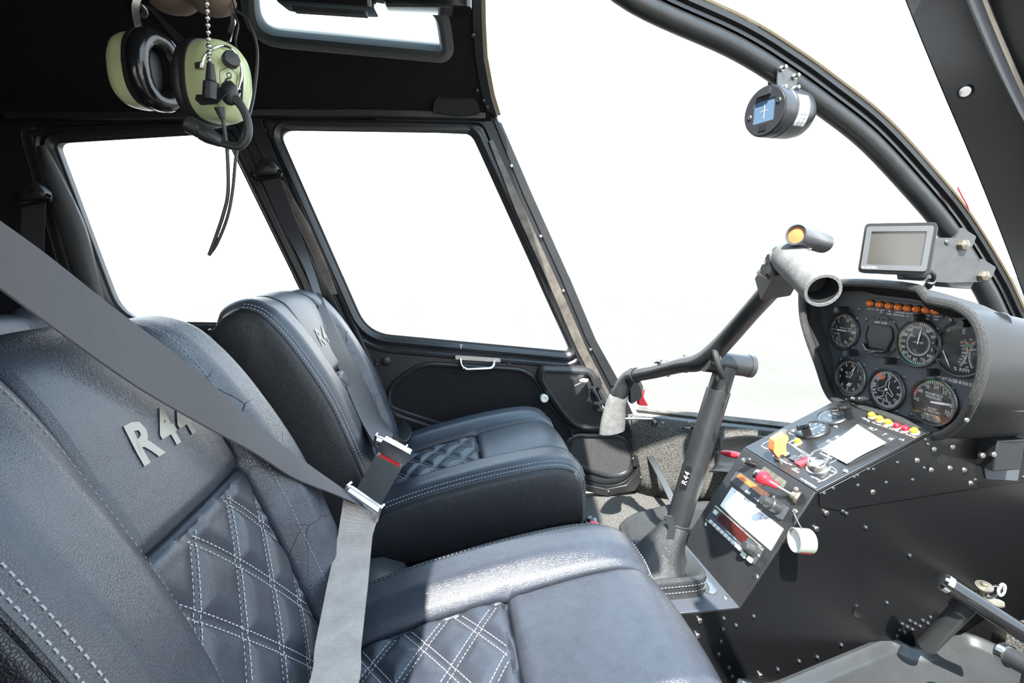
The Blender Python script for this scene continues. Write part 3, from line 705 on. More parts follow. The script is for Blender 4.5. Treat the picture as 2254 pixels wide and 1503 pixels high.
# tunnel between the front seats with the collective boot cover
t_ = empty('seat_tunnel', (-.05, 0, FL), 'dark carpeted tunnel running between the two front seats', 'tunnel')
mk('tunnel_box', MB().wbox((-.45, -.092, FL), (.33, .092, .055)), 'black_trim', t_, bevel=.006)
q = P(860, 1225, 'y', .03)
mb = MB(); mb.loft([[V((q.x + dx, y, z + .0)) for y, z in ((-.06, .05), (-.055, z1 - .015), (-.03, z1), (.05, z1), (.075, z1 - .015), (.08, .05))] for dx, z1 in ((-.16, .10), (-.10, .145), (-.02, .150), (.02, .135), (.035, .10), (.04, .07))])
mk('boot_cover', mb, 'plastic_grey', t_, bevel=.004)
for u, v in ((957, 1236), (930, 1232)): inst('screw', SCREW['steel'], Fr(P(u, v, 'z', .056), (1, 0, 0), (0, 1, 0)), t_)
mk('side_plate', MB().wbox((-.12, .086, .054), (.24, .092, .10)), 'black_paint', t_)

# ================================================================== seat belts
def proj(p): q = p - CAM; z = q.dot(CF); return 1127 + FPX * q.dot(CR) / z, 751.5 - FPX * q.dot(CU) / z, z
def onseat(C_, u, v, lift=.005):                 # the point of a cushion's surface that a pixel looks at
    best = None
    for i in range(61):
        for j in range(81):
            sv, t = -1 + i / 30, j / 80; p = C_.pos(sv, t); a, b, z = proj(p); e = (a - u) ** 2 + (b - v) ** 2
            if z > 0 and (best is None or e + z * 200 < best[0]): best = (e + z * 200, sv, t)
    sv, t = best[1], best[2]; d_ = ray(u, v); p = C_.pos(sv, t) + C_.nrm(sv, t) * lift
    return CAM + d_ * ((p - CAM).dot(CF) / d_.dot(CF))
def strap(name, pts, wds, parent, mt, th=.0018, n=8):
    c = catmull(pts, n); ww = []
    for i in range(len(c)):
        x = i / n; j = min(int(x), len(wds) - 2); a, b = V(wds[j]), V(wds[j + 1]); ww.append(a.lerp(b, x - j))
    return mk(name, MB().ribbon(c, ww, th), mt, parent)
def anchor(parent, p, sc=1):
    f = Fr(p, (1, 0, -.15), (.15, 0, 1)); f = Fr(f.O, f.X, f.Y)
    mb = MB(); mb.loft([[f.pt(q.x * s, q.y * s, h) for q in rpoly([V((-.032, -.012)), V((-.030, -.026)), V((.028, -.012)), (V((.032, .004))), V((.012, .024)), V((-.016, .026))], .012, 4)] for s, h in ((1, -.004), (1, .008), (.9, .016), (.6, .020))])
    mk('anchor_cover', mb, 'black_paint', parent)
    mk('anchor_ring', MB().tube([f.pt(a, b, .010) for a, b in ((-.034, -.03), (-.038, -.02), (.030, .000), (.038, -.004), (.036, -.014), (.028, -.016), (-.028, -.036))], .0035, 8, closed=True), 'gloss_black', parent)
    mk('anchor_bolt', MB().lathe([(.005, 0), (.005, .004), (.001, .005)], f.pt(.005, .006, .019), f.N, 12), 'gloss_black', parent)
def latch(parent, p, X, Y):
    f = Fr(p, X, Y)
    mb = MB(); mb.prism(rrect(.056, .016, .004), f, -.003, .003); mb.prism(rrect(.028, .03, .003, cy=-.018), f, -.0012, .0012); mk('latch_plate', mb, 'chrome', parent, bevel=.001)
    mb = MB(); mb.cyl(f.pt(-.027, .001, .004), f.pt(.027, .001, .004), .005, n=14); mk('latch_bar', mb, 'chrome', parent)
    for s in (-1, 1): mk('latch_cheek', MB().prism(rrect(.004, .022, .0015, cx=s * .029), f, -.006, .009), 'chrome', parent)
# far belt
fb = empty('seat_belt', P(850, 985, 'y', .11), 'dark shoulder belt from door pillar across the black seat beside the bail-handle door', 'seat belt', 'seat belts')
pa = P(590, 372, 'y', .618); anchor(fb, pa)
c_up = [P(596, 392, 'y', .612), P(640, 500, 'y', .59), P(676, 580, 'y', .555), onseat(FB, 700, 650, .012)]
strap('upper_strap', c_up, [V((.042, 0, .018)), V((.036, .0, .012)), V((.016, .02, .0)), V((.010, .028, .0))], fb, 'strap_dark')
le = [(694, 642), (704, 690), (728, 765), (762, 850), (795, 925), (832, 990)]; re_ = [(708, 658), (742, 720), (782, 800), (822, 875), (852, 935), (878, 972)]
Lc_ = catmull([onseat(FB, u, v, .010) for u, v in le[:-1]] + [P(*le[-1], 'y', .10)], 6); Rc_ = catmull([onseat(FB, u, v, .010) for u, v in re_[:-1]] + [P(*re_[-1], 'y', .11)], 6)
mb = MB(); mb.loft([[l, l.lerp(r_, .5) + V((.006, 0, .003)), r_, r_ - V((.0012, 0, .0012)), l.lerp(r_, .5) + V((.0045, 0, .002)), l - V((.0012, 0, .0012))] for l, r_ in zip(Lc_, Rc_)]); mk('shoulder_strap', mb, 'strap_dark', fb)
lp = P(860, 980, 'y', .078)
latch(fb, lp, P(885, 995, 'y', .075) - P(826, 972, 'y', .08), P(860, 965, 'y', .078) - P(850, 1010, 'y', .078))
strap('lap_strap', [P(862, 975, 'y', .12), P(880, 985, 'y', .25), P(892, 960, 'y', .42), P(878, 935, 'y', .56)], [V((.01, 0, .04)), V((.03, 0, .03)), V((.03, 0, .03)), V((.03, 0, .03))], fb, 'strap_dark')
bk = empty('belt_buckle', P(800, 1085, 'y', .07), 'grey plastic buckle stalk with red release, standing between the front seats', 'buckle')
A0, A1 = P(812, 1092, 'y', .070), P(858, 1012, 'y', .070); f = Fr((A0 + A1) / 2, (A1 - A0).cross(V((0, 1, -.2))) * -1, A1 - A0); Ls = (A1 - A0).length
if f.X.x < 0: f = Fr(f.O, -f.X, f.Y)
mk('stalk', MB().prism(rrect(.052, Ls, .004), f, -.011, .011), 'buckle_plastic', bk, bevel=.003)
mk('release_button', MB().prism(rrect(.040, .007, .002, cy=Ls / 2 + .003), f, -.008, .008), 'red', bk)
mk('buckle_head', MB().prism(rrect(.058, .024, .004, cy=Ls / 2 + .020), f, -.012, .012), 'chrome', bk, bevel=.003)
# near belt
nb_ = empty('seat_belt', P(800, 1105, 'y', -.10), 'wide grey belt crossing the lettered seat back to a chrome latch and sunlit lap strap', 'seat belt', 'seat belts')
L_ = P(795, 1100, 'y', -.10); D_ = V((-.47, -.60, .93))
ED = [((762, 1080), (838, 1132), -.100), ((705, 1040), (745, 1090), -.135), ((630, 985), (650, 1052), -.185), ((540, 910), (560, 995), -.236), ((420, 805), (440, 930), -.282), ((255, 680), (300, 848), -.328), ((110, 565), (140, 735), -.362), ((0, 485), (0, 632), -.388), ((-130, 390), (-150, 520), -.412), ((-420, 190), (-460, 280), -.46)]
Lc_, Rc_ = catmull([P(*l, 'y', y + .006) for l, r_, y in ED], 6), catmull([P(*r_, 'y', y - .006) for l, r_, y in ED], 6)
mb = MB(); mb.loft([[l, r_, r_ + V((-.0012, 0, -.0012)), l + V((-.0012, 0, -.0012))] for l, r_ in zip(Lc_, Rc_)]); mk('shoulder_strap', mb, 'strap_belt', nb_)
strap('upper_strap', [(Lc_[-1] + Rc_[-1]) / 2, V((-.40, -.53, .82)), V((-.44, -.58, .90))], [Rc_[-1] - Lc_[-1], V((.04, 0, -.02)), V((.04, 0, -.01))], nb_, 'strap_belt')
latch(nb_, P(802, 1103, 'y', -.112), P(838, 1130, 'y', -.115) - P(762, 1078, 'y', -.10), V((.3, 0, .9)))
l0 = [P(795, 1118, 'y', -.11), P(782, 1180, 'y', -.15), P(765, 1290, 'y', -.22), P(745, 1420, 'y', -.30), P(730, 1520, 'y', -.36), V((-.14, -.48, .255)), V((-.15, -.56, .20))]
w0 = [P(835, 1132, 'y', -.11) - P(757, 1095, 'y', -.11), P(822, 1180, 'y', -.15) - P(746, 1180, 'y', -.15), P(812, 1290, 'y', -.22) - P(722, 1290, 'y', -.22), P(800, 1420, 'y', -.30) - P(698, 1420, 'y', -.30), P(792, 1520, 'y', -.36) - P(682, 1520, 'y', -.36), V((.048, 0, 0)), V((.048, 0, 0))]
strap('lap_strap', l0, w0, nb_, 'strap_sunlit')
# rear belt at the back pillar
rb = empty('seat_belt', P(75, 700, 'y', .56), 'dark belt hanging from the rear pillar above the rear seat', 'seat belt', 'seat belts')
p_ = P(82, 425, 'y', .60); anchor(rb, p_)
strap('shoulder_strap', [P(75, 442, 'y', .595), P(72, 520, 'y', .59), P(72, 620, 'y', .58), P(76, 690, 'y', .57)], [V((.052, 0, 0))] * 4, rb, 'strap_dark')
strap('folded_strap', [P(58, 470, 'y', .61), P(45, 520, 'y', .60), P(38, 580, 'y', .59)], [V((.03, -.01, .01)), V((.05, -.01, .01)), V((.05, 0, 0))], rb, 'strap_dark')

# ================================================================== centre console
CW = .1
cons = empty('centre_console', (.7, 0, FL), 'black riveted centre console carrying the radios, switches and placards', 'console')
prof = [(.352, FL), (.352, .098), (.489, .098), (.611, .301), (.81, .394), (.86, .40), (1.10, .385), (1.13, .2), (1.10, FL)]
SF = Fr((0, -CW, 0), (1, 0, 0), (0, 0, 1))
mk('console_body', MB().prism([V(p) for p in prof], Fr((0, 0, 0), (1, 0, 0), (0, 0, 1)), -CW + .001, CW - .001), 'console_side', cons, bevel=.003)
TOP = Fr((.611, 0, .301), (0, -1, 0), (.199, 0, .093)); RAD = Fr((.489, 0, .098), (0, -1, 0), (.122, 0, .203)); PLT = Fr((.42, 0, .098), (0, -1, 0), (1, 0, 0))
# side skins with a seam, the access cover and rivets
up = [V((.62, .275)), V((.617, .299)), V((.81, .3885)), V((.86, .395)), V((1.09, .38)), V((1.095, .30)), V((.90, .287)), V((.655, .266))]
mk('upper_side_skin', MB().prism(up, SF, .0, .0016), 'console_side', cons, bevel=.0006)
a = [SF.px(u, v) for u, v in ((1893, 1345),)][0]
mk('access_cover', MB().lathe([(.0135, -.001), (.0135, .0012), (.0125, .0016), (.0005, .0018)], SF.pt(*a), SF.N, 24), 'console_side', cons)
def rivets(fr, pts, mt='black_paint', c=.0012, nm='rivet', src=None):
    for u, v in pts:
        try: inst(nm, (src or RIVET)[mt], lay(fr, u, v, c), cons)
        except ZeroDivisionError: pass
rivets(SF, [(1814, 1086), (1834, 1075), (1880, 1050), (1887, 1046), (1922, 1033), (1975, 1018), (1888, 1068), (1950, 1062), (2008, 1056), (1911, 1033), (2037, 968), (2042, 978), (2146, 1056), (2034, 1030), (2252, 1050), (2003, 1223)])
rivets(SF, [(1819, 1129), (1797, 1164), (1921, 1083), (2018, 1013), (2049, 1034), (2090, 1030), (2122, 1034), (2136, 1063), (2055, 988), (2096, 983)], 'steel', nm='bolt', src=SCREW)
rivets(SF, [(1855, 1125), (1906, 1161), (1863, 1130), (1953, 1327), (1930, 1440), (1621, 1377), (1660, 1357), (1592, 1386), (1594, 1362), (1587, 1412), (1582, 1440), (1605, 1470), (1800, 1447), (1760, 1456), (1713, 1474), (1853, 1420), (1612, 1490)], 'black_paint', .001)
rivets(SF, [(1540, 1366), (1535, 1399), (1674, 1487), (1545, 1452)], 'steel', nm='bolt', src=SCREW)
rivets(SF, [(1975 + (k % 5) * 17 + (k // 5) * 6, 1400 - (k % 5) * 7 - (k // 5) * 13) for k in range(12)], 'black_paint', .001)
mb = MB()
for i in range(6):
    for j in range(6):
        if abs(i - 2.5) + abs(j - 2.5) < 4.2: mb.lathe([(.0012, 0), (.0012, .0004), (.0002, .0005)], SF.pt(*SF.px(2073, 1008)) + SF.X * (i - 2.5) * .0036 + SF.Y * (j - 2.5) * .0036 + SF.N * .0014, SF.N, 6)
mk('speaker_holes', mb, 'dial_black', cons, kind='stuff')
# mounting block under the instrument pod
mb = MB(); mb.box(Fr(P(2200, 995, 'y', -.115), (1, 0, 0), (0, 0, 1)), .055, .055, .03); mk('mount_bracket', mb, 'black_trim', cons, bevel=.002)
mb = MB(); mb.prism(rpoly([V(SF.px(u, v)) for u, v in ((2160, 1022), (2240, 1022), (2235, 1056), (2166, 1052))], .004), SF, .0016, .004); mk('doubler_plate', mb, 'panel_black', cons)
for u, v in ((2162, 1002), (2187, 1000)): inst('bolt', SCREW['steel'], lay(SF, u, v, .031), cons)
# ---- top plate
tw, tl = .1005, .2197
mk('top_plate', MB().prism([V((-tw, .001)), V((tw, .001)), V((tw, tl)), V((-tw, tl))], TOP, .0, .0022), 'console_black', cons, bevel=.0008)
T = .0022
def tcirc(name, u, v, r, prof_, mt, parent=cons, fr=TOP, base=T, n=24, label=None): 
    a, b = fr.px(u, v, base); return mk(name, MB().lathe(prof_, fr.pt(a, b, base), fr.N, n), mt, parent, label=label), a, b
# round gauges: ammeter and clock
for (u, v), nm in (((1832, 919), 'ammeter_gauge'), ((1788, 948), 'clock_gauge')):
    g, a, b = tcirc('round_gauge', u, v, 0, [(.031, 0), (.031, .004), (.029, .006), (.026, .0065), (.025, .003)], 'console_black')
    f = TOP.sub(a, b, T)
    mk('dial_face', MB().lathe([(.026, .0005), (.026, .0022), (.0005, .0023)], f.O, f.N), 'dial_black' if nm[0] == 'a' else 'lcd_grey', g)
    mb = MB()
    if nm[0] == 'a':
        text(mb, '44.40', f, 0, .001, .006, h=.003); text(mb, 'HOURS', f, 0, .010, .004, h=.003); text(mb, 'QUARTZ', f, 0, -.012, .003, h=.003)
        ring_ = circ(.0235, 40); mb.flat(ring_, f, .003, [circ(.0228, 40)])
    else:
        for k in range(12):
            t = k * math.pi / 6; mb.box(f.sub(math.cos(t) * .020, math.sin(t) * .020, .003, t), .006, .0012, .0003)
        mb.box(f.sub(-.006, 0, .0034, 0), .016, .0012, .0003); mb.box(f.sub(.0, .006, .0034, 0), .0012, .013, .0003)
    mk('dial_marks', mb, 'white_print', g)
    mk('dial_glass', MB().lathe([(.026, .0046), (.026, .0054), (.0005, .0058)], f.O, f.N), 'dial_glass', g)
for (u, v) in ((1870, 921), (1779, 962)):   # hooded post lights
    a, b = TOP.px(u, v, T); f = TOP.sub(a, b, T, -.5)
    mb = MB(); mb.prism(rrect(.013, .016, .003), f, 0, .026); mb.prism(rrect(.013, .022, .003, cy=-.003), f, .022, .032); mk('post_light', mb, 'gloss_black', cons, bevel=.0012)
# frequency cards window with a sheet of paper over it
scr_ = rpoly([V(TOP.px(u, v, T)) for u, v in ((1795, 985), (1893, 932), (1982, 963), (1868, 1022))], .006)
mk('card_window', MB().prism(scr_, TOP, T, T + .0018), 'lcd_grey', cons)
mb = MB(); f = TOP.sub(0, 0, T)
for i, (u, v, s_) in enumerate(((1922, 946, '14.7'), (1948, 958, '7'), (1962, 968, '14'), (1830, 975, '%%%'), (1845, 964, '80'))): a, b = TOP.px(u, v, T); text(mb, s_, f, a, b, .007, h=.0021)
mk('card_print', mb, 'white_print', cons)
# boxed switch legends
mb = MB()
def pxline(fr, c, pts, wd=.0011):
    L_ = [V(fr.px(u, v, c)) for u, v in pts]
    for a, b in zip(L_, L_[1:]):
        d = (b - a).normalized(); n = V((-d.y, d.x)) * wd / 2; a2, b2 = a - d * wd / 2, b + d * wd / 2
        mb.add([fr.pt(p.x, p.y, c + .0003) for p in (a2 - n, b2 - n, b2 + n, a2 + n)], [(0, 1, 2, 3)])
pxline(TOP, T, [(1720, 1000), (1676, 982), (1682, 975), (1735, 952), (1748, 958)]); pxline(TOP, T, [(1758, 967), (1736, 974), (1770, 1000), (1800, 1012)]); pxline(TOP, T, [(1748, 962), (1758, 967)])
pxline(TOP, T, [(1754, 965), (1735, 974), (1783, 1003)]); pxline(TOP, T, [(1813, 1058), (1842, 1040), (1840, 1034), (1822, 1022), (1842, 1012)]); pxline(TOP, T, [(1842, 1012), (1800, 990)])
pxline(TOP, T, [(1800, 1060), (1806, 1060), (1842, 1040)])
def lab(s_, u, v, sz, fr=TOP, c=T): a, b = fr.px(u, v, c); text(mb, s_, fr.sub(0, 0, c), a, b, sz, h=.0003)
for s_, u, v, sz in (('LOW', 1907, 923, .0032), ('OIL', 1912, 927, .0032), ('MR CHIP', 1930, 933, .0032), ('MAIN', 1948, 939, .0032), ('ENG FIRE', 1968, 946, .003), ('TEST', 1985, 952, .003), ('STARTER', 2005, 959, .003), ('OFF', 1684, 986, .003), ('RESET', 1697, 994, .003), ('ON', 1709, 999, .003), ('CLUTCH', 1726, 1016, .0035), ('OFF', 1740, 1022, .003), ('ALT', 1754, 1032, .0035), ('ENGAGE', 1751, 1036, .0032), ('AUX', 1766, 1003, .003), ('GOV', 1760, 1006, .003), ('OFF', 1789, 1050, .0034), ('PRIME', 1800, 1055, .0034), ('BOTH', 1835, 1038, .003), ('R', 1828, 1045, .003), ('L', 1812, 1050, .003), ('IGNITION', 1785, 1067, .004), ('MASTER SWITCH', 1778, 1062, .003), ('LIGHT', 1751, 980, .003), ('MAGNETO', 1818, 1003, .004), ('HYD', 1722, 962, .003)): lab(s_, u, v, sz)
mk('switch_legends', mb, 'white_print', cons)
# six warning lenses along the top edge
LX = [(1920, 914), (1937, 922), (1956, 930), (1975, 938), (1994, 944), (2014, 949)]
def lens(fr, u, v, r, mt, parent, c):
    a, b = fr.px(u, v, c); f = fr.sub(a, b, c)
    o = mk('warning_light', MB().lathe([(r * 1.15, 0), (r * 1.15, r * .3), (r * 1.0, r * .5)], f.O, f.N, 20), 'button_white' if mt != 'lens_amber_dark' else 'steel_dark', parent)
    mk('lens', MB().lathe([(r, r * .3), (r, r * .9), (r * .85, r * 1.35), (r * .5, r * 1.65), (.0003, r * 1.75)], f.O, f.N, 20), mt, o)
for k, (u, v) in enumerate(LX): lens(TOP, u, v + 4, .0062, ('lens_amber', 'lens_amber', 'lens_amber', 'lens_red', 'lens_red', 'lens_amber')[k], cons, T)
lens(TOP, 1757, 975, .0062, 'lens_amber', cons, T)
# knurled cap, guarded clutch switch, key switch
a, b = TOP.px(1728, 962, T); f = TOP.sub(a, b, T)
mk('knurled_cap', MB().loft([[f.pt(math.cos(2 * math.pi * k / 32) * rr * (1 + .05 * (k % 2)), math.sin(2 * math.pi * k / 32) * rr * (1 + .05 * (k % 2)), h) for k in range(32)] for rr, h in ((.0085, 0), (.0085, .012), (.0075, .014), (.001, .0142))]), 'brass_worn', cons)
a, b = TOP.px(1722, 1008, T); f = TOP.sub(a, b, T)
mk('switch_base', MB().prism(rrect(.018, .026, .003), f, 0, .008), 'steel', cons, bevel=.001)
gf = Fr(f.O + f.N * .008, f.Y, f.N)              # profile drawn in the plane of the guard's swing
mb = MB(); mb.prism(rpoly([V((-.010, 0)), V((.006, .0)), V((.012, .020)), V((.022, .028)), V((.018, .040)), V((-.006, .038)), V((-.016, .018))], .004), gf, -.008, .008)
mk('switch_guard', mb, 'orange_guard', cons, bevel=.002, label='orange flip-up switch guard')
mk('guard_hinge', MB().cyl(f.pt(-.011, -.004, .010), f.pt(.011, -.004, .010), .004, n=12), 'steel_dark', cons)
mk('toggle_lever', MB().tube([f.pt(.004, -.012, .006), f.pt(.010, -.018, .016)], [.003, .0022], 10), 'chrome', cons)
for u, v, r_ in ((1748, 1010, .25), (1757, 1014, .2), (1770, 1010, .2)):
    a, b = TOP.px(u, v, T); f = TOP.sub(a, b, T); mk('toggle_switch', MB().prism(rrect(.012, .014, .002), f, 0, .004), 'panel_black', cons, bevel=.0008)
a, b = TOP.px(1768, 1018, T); f = TOP.sub(a, b, T); mk('red_rocker', MB().prism(rrect(.016, .024, .002), f, 0, .004), 'red', cons, bevel=.001)
a, b = TOP.px(1802, 1030, T); f = TOP.sub(a, b, T)
ks = mk('key_switch', MB().lathe([(.020, 0), (.020, .002), (.0165, .003), (.0165, .012), (.0145, .014), (.0145, .011), (.006, .011)], f.O, f.N, 28), 'steel', cons)
mk('key_ring', MB().tube([f.pt(math.cos(t) * .017, math.sin(t) * .017 + .006, .018 + math.sin(t) * .008) for t in [2 * math.pi * k / 28 for k in range(28)]], .0016, 8, closed=True), 'chrome', ks)
for u, v in ((1862, 1037), (1985, 967), (1747, 949), (1790, 930), (1830, 931), (1840, 939), (1805, 922), (1850, 900), (1900, 920)): inst('screw', SCREW['steel'], lay(TOP, u, v, T), cons)
# loose sheet of paper
R_ = .0045
pc = [V(TOP.px(u, v, T + R_)) for u, v in ((1804, 989), (1888, 937), (1952, 978), (1946, 985), (1864, 1020))]
rows = []
for i in range(9):
    r = []
    for j in range(13):
        s_, t_ = i / 8, j / 12; top = pc[1].lerp(pc[2], s_); bot = pc[0].lerp(pc[4], s_); p = bot.lerp(top, t_); r.append(TOP.pt(p.x, p.y, T + .0042 + .003 * math.sin(t_ * math.pi) * s_ + .004 * t_ ** 4))
    rows.append(r)
mk('paper_sheet', MB().grid(rows), 'paper', None, label='white sheet of paper lying on the card window of the console', cat='paper', solid=.0004)
# ---- radio face
rl = .2368
mk('radio_panel', MB().prism([V((-tw, 0)), V((tw, 0)), V((tw, rl)), V((-tw, rl))], RAD, .0, .002), 'console_black', cons, bevel=.0008)
Q = .002
def rp(u, v, c=Q): return V(RAD.px(u, v, c))
def rad_box(name, corners, h, mt, parent=cons, r=.002, bev=.001, base=Q):
    return mk(name, MB().prism(rpoly([rp(u, v, base) for u, v in corners], r), RAD, base, base + h), mt, parent, bevel=bev)
tx = rad_box('transponder', ((1612, 1060), (1628, 1037), (1738, 1118), (1722, 1146)), .006, 'panel_black')
rad_box('display', ((1621, 1050), (1629, 1042), (1696, 1088), (1689, 1100)), .001, 'display_orange', tx, .0005, 0, Q + .006)
rd = rad_box('com_radio', ((1559, 1146), (1580, 1115), (1683, 1208), (1661, 1243)), .007, 'panel_black')
mk('radio_rim', ring(MB(), [rp(u, v) for u, v in ((1560, 1147), (1580, 1117), (1682, 1208), (1660, 1241))], RAD, [(-.0015, Q + .0068), (0, Q + .0085), (.0015, Q + .007), (.0015, Q)]), 'brass_worn', rd)
rad_box('display', ((1578, 1144), (1590, 1127), (1648, 1180), (1637, 1198)), .001, 'display_dark', rd, .0005, 0, Q + .007)
for k in range(9):
    t = k / 8; u, v = 1566 + (1632 - 1566) * t, 1149 + (1210 - 1149) * t; a, b = RAD.px(u, v, Q + .007); mk('button', MB().prism(rrect(.009, .006, .001), RAD.sub(a, b, Q + .007, 0), 0, .003), 'button_white', rd, bevel=.0006)
for u, v in ((1576, 1128), (1652, 1232), (1638, 1222)): a, b = RAD.px(u, v, Q + .007); mk('button', MB().prism(rrect(.011, .008, .001), RAD.sub(a, b, Q + .007), 0, .003), 'button_white', rd, bevel=.0006)
def knob(u, v, prof_, mt, parent, base=Q + .007, fr=RAD, n=24):
    a, b = fr.px(u, v, base); return mk('knob', MB().lathe(prof_, fr.pt(a, b, base), fr.N, n), mt, parent)
knob(1660, 1212, [(.011, 0), (.011, .003), (.0085, .004), (.008, .022), (.007, .0235), (.0005, .024)], 'plastic_grey', rd)
knob(1712, 1117, [(.012, 0), (.0115, .018), (.010, .020), (.0085, .020), (.0080, .034), (.007, .036), (.0005, .0365)], 'plastic_grey', tx, Q + .006)
knob(1680, 1106, [(.005, 0), (.0045, .006), (.0005, .007)], 'gloss_black', tx, Q + .006)
mb = MB()
for s_, u, v, sz in (('VFR', 1645, 1083, .004), ('ON', 1663, 1097, .003), ('ALT', 1671, 1103, .003), ('TST', 1703, 1092, .003), ('SBY', 1702, 1097, .003)): lab(s_, u, v, sz, RAD, Q + .006)
for s_, u, v, sz in (('COM', 1660, 1190, .003), ('VOL', 1672, 1200, .003), ('PULL TEST', 1674, 1206, .002), ('OFF', 1670, 1222, .003), ('1234567', 1603, 1172, .0035), ('COMMUNICATION', 1610, 1178, .0022)): lab(s_, u, v, sz, RAD, Q + .007)
mk('radio_print', mb, 'white_print', cons)
rad_box('lamp_cap', ((1641, 1083), (1645, 1079), (1653, 1084), (1649, 1089)), .002, 'button_white', tx, .0005, 0, Q + .006)
# frequency cards
for cs, rows_ in ((((1586, 1113), (1612, 1072), (1664, 1112), (1636, 1160)), ['CAPE TOWN CONTROL', 'GROUND    121.9', 'TOWER     118.1', 'APPROACH  119.7', 'INFO      124.8', 'ATIS      127.0']), (((1637, 1160), (1664, 1116), (1725, 1164), (1697, 1212)), ['CAPE TOWN FLIGHT', 'FREQUENCIES', 'FACT GND  121.9', 'FACT TWR  118.1', 'FACT APP  119.7', 'FAWN      120.2'])):
    o = rad_box('placard', cs, .0012, 'paper', cons, .0006, 0); mb = MB(); c0, c1, c2, c3 = [rp(u, v) for u, v in cs]
    for k, s_ in enumerate(rows_):
        p = c1.lerp(c0, (k + .7) / (len(rows_) + .5)).lerp(c2.lerp(c3, (k + .7) / (len(rows_) + .5)), .5); w_ = (c2 - c1).length
        text(mb, s_, RAD.sub(0, 0, Q + .0012), p.x, p.y, .0048, h=.0003, sx=min(.8, w_ * .8 / (len(s_) * .0055)))
    mk('placard_print', mb, 'print_dark', o)
rad_box('trim_label', ((1672, 1035), (1684, 1027), (1732, 1060), (1722, 1080)), .0008, 'brass_worn', cons, .001, 0)
# levers: red mixture knob, carb heat, cable knob
p0 = RAD.at(1757, 1097, Q); p1 = PP(1698, 1063, RAD.pt(0, 0, .03), RAD.N)
mk('lever_collar', MB().lathe([(.012, -.001), (.012, .004), (.008, .006), (.007, .012)], p0, (p1 - p0), 18), 'brass_worn', cons)
mk('mixture_rod', MB().cyl(p0, p1, .0032, n=12), 'steel', cons)
d = (p1 - p0).normalized(); mk('mixture_knob', MB().lathe([(.0055, -.012), (.007, .000), (.0085, .006), (.013, .010), (.0135, .020), (.011, .024)], p1, d, 24), 'red_knob', cons, label='red plunger knob')
mk('knob_button', MB().lathe([(.0105, .0225), (.010, .029), (.0085, .031), (.0005, .0315)], p1, d, 24), 'chrome', cons)
p0 = RAD.at(1660, 1022, Q); p1 = PP(1640, 1015, RAD.pt(0, 0, .024), RAD.N)
mk('trim_knob', MB().lathe([(.006, -.004), (.006, .012), (.0055, .026), (.0005, .0265)], p0, p1 - p0, 18), 'gloss_black', cons)
mk('trim_knob_cap', MB().lathe([(.0055, .0255), (.005, .029), (.0005, .0295)], p0, p1 - p0, 18), 'steel', cons)
p0 = RAD.at(1652, 1012, Q); p1 = P(1634, 1004, 'y', .115)
mk('heat_rod', MB().cyl(p0, p1, .0032, n=10), 'steel', cons)
d = (P(1590, 996, 'y', .15) - p1).normalized(); hb = MB(); hb.loft([[p1 + d * a_ + V((1, 0, 0)) * math.cos(t) * wx + V((0, -d.z, d.y)) * math.sin(t) * wz for t in [2 * math.pi * k / 16 for k in range(16)]] for a_, wx, wz in ((-.004, .003, .003), (.004, .006, .005), (.012, .009, .008), (.02, .009, .009), (.034, .008, .008), (.044, .004, .005), (.047, .001, .001))])
mk('heat_knob', hb, 'red_knob', cons, label='red pull knob')
for u, v in ((1752, 1077), (1750, 1125), (1665, 1269), (1553, 1155), (1640, 1020)): inst('screw', SCREW['steel'], lay(RAD, u, v, Q), cons)
# ---- lower plate with bubble level
mk('lower_plate', MB().prism([V((-tw, -.068)), V((tw, -.068)), V((tw, .068)), V((-tw, .068))], PLT, .0, .0022), 'panel_black', cons, bevel=.0008)
f0 = PLT; lv = [V(PLT.px(u, v, T)) for u, v in ((1522, 1264), (1528, 1260), (1548, 1266), (1577, 1300), (1578, 1306), (1568, 1311), (1552, 1304))]
o = mk('level_frame', MB().prism(rpoly(lv, .002), PLT, T, T + .003), 'steel', cons, bevel=.001)
lv2 = [V(PLT.px(u, v, T + .003)) for u, v in ((1533, 1271), (1544, 1270), (1562, 1293), (1560, 1300), (1550, 1297))]; mk('level_vial', MB().prism(rpoly(lv2, .002), PLT, T + .003, T + .0055), 'lcd_grey', o, bevel=.001)
for u, v in ((1524, 1227), (1520, 1308), (1597, 1315), (1572, 1248)): inst('screw', SCREW['steel'], lay(PLT, u, v, T), cons)
mb = MB()
for k, (u0, v0, u1, v1) in enumerate(((1453, 1327, 1462, 1340), (1456, 1322, 1470, 1344), (1463, 1324, 1474, 1340), (1510, 1242, 1516, 1248), (1514, 1239, 1521, 1244))):
    A_, B_ = V(PLT.px(u0, v0, T)), V(PLT.px(u1, v1, T)); L_ = (B_ - A_).length; text(mb, 'CAUTION LOAD'[: 7 + k % 2 * 5], PLT.sub(0, 0, T), *((A_ + B_) / 2), .0045, rot=math.atan2((B_ - A_).y, (B_ - A_).x), sx=.5)
mk('plate_print', mb, 'white_print', cons)
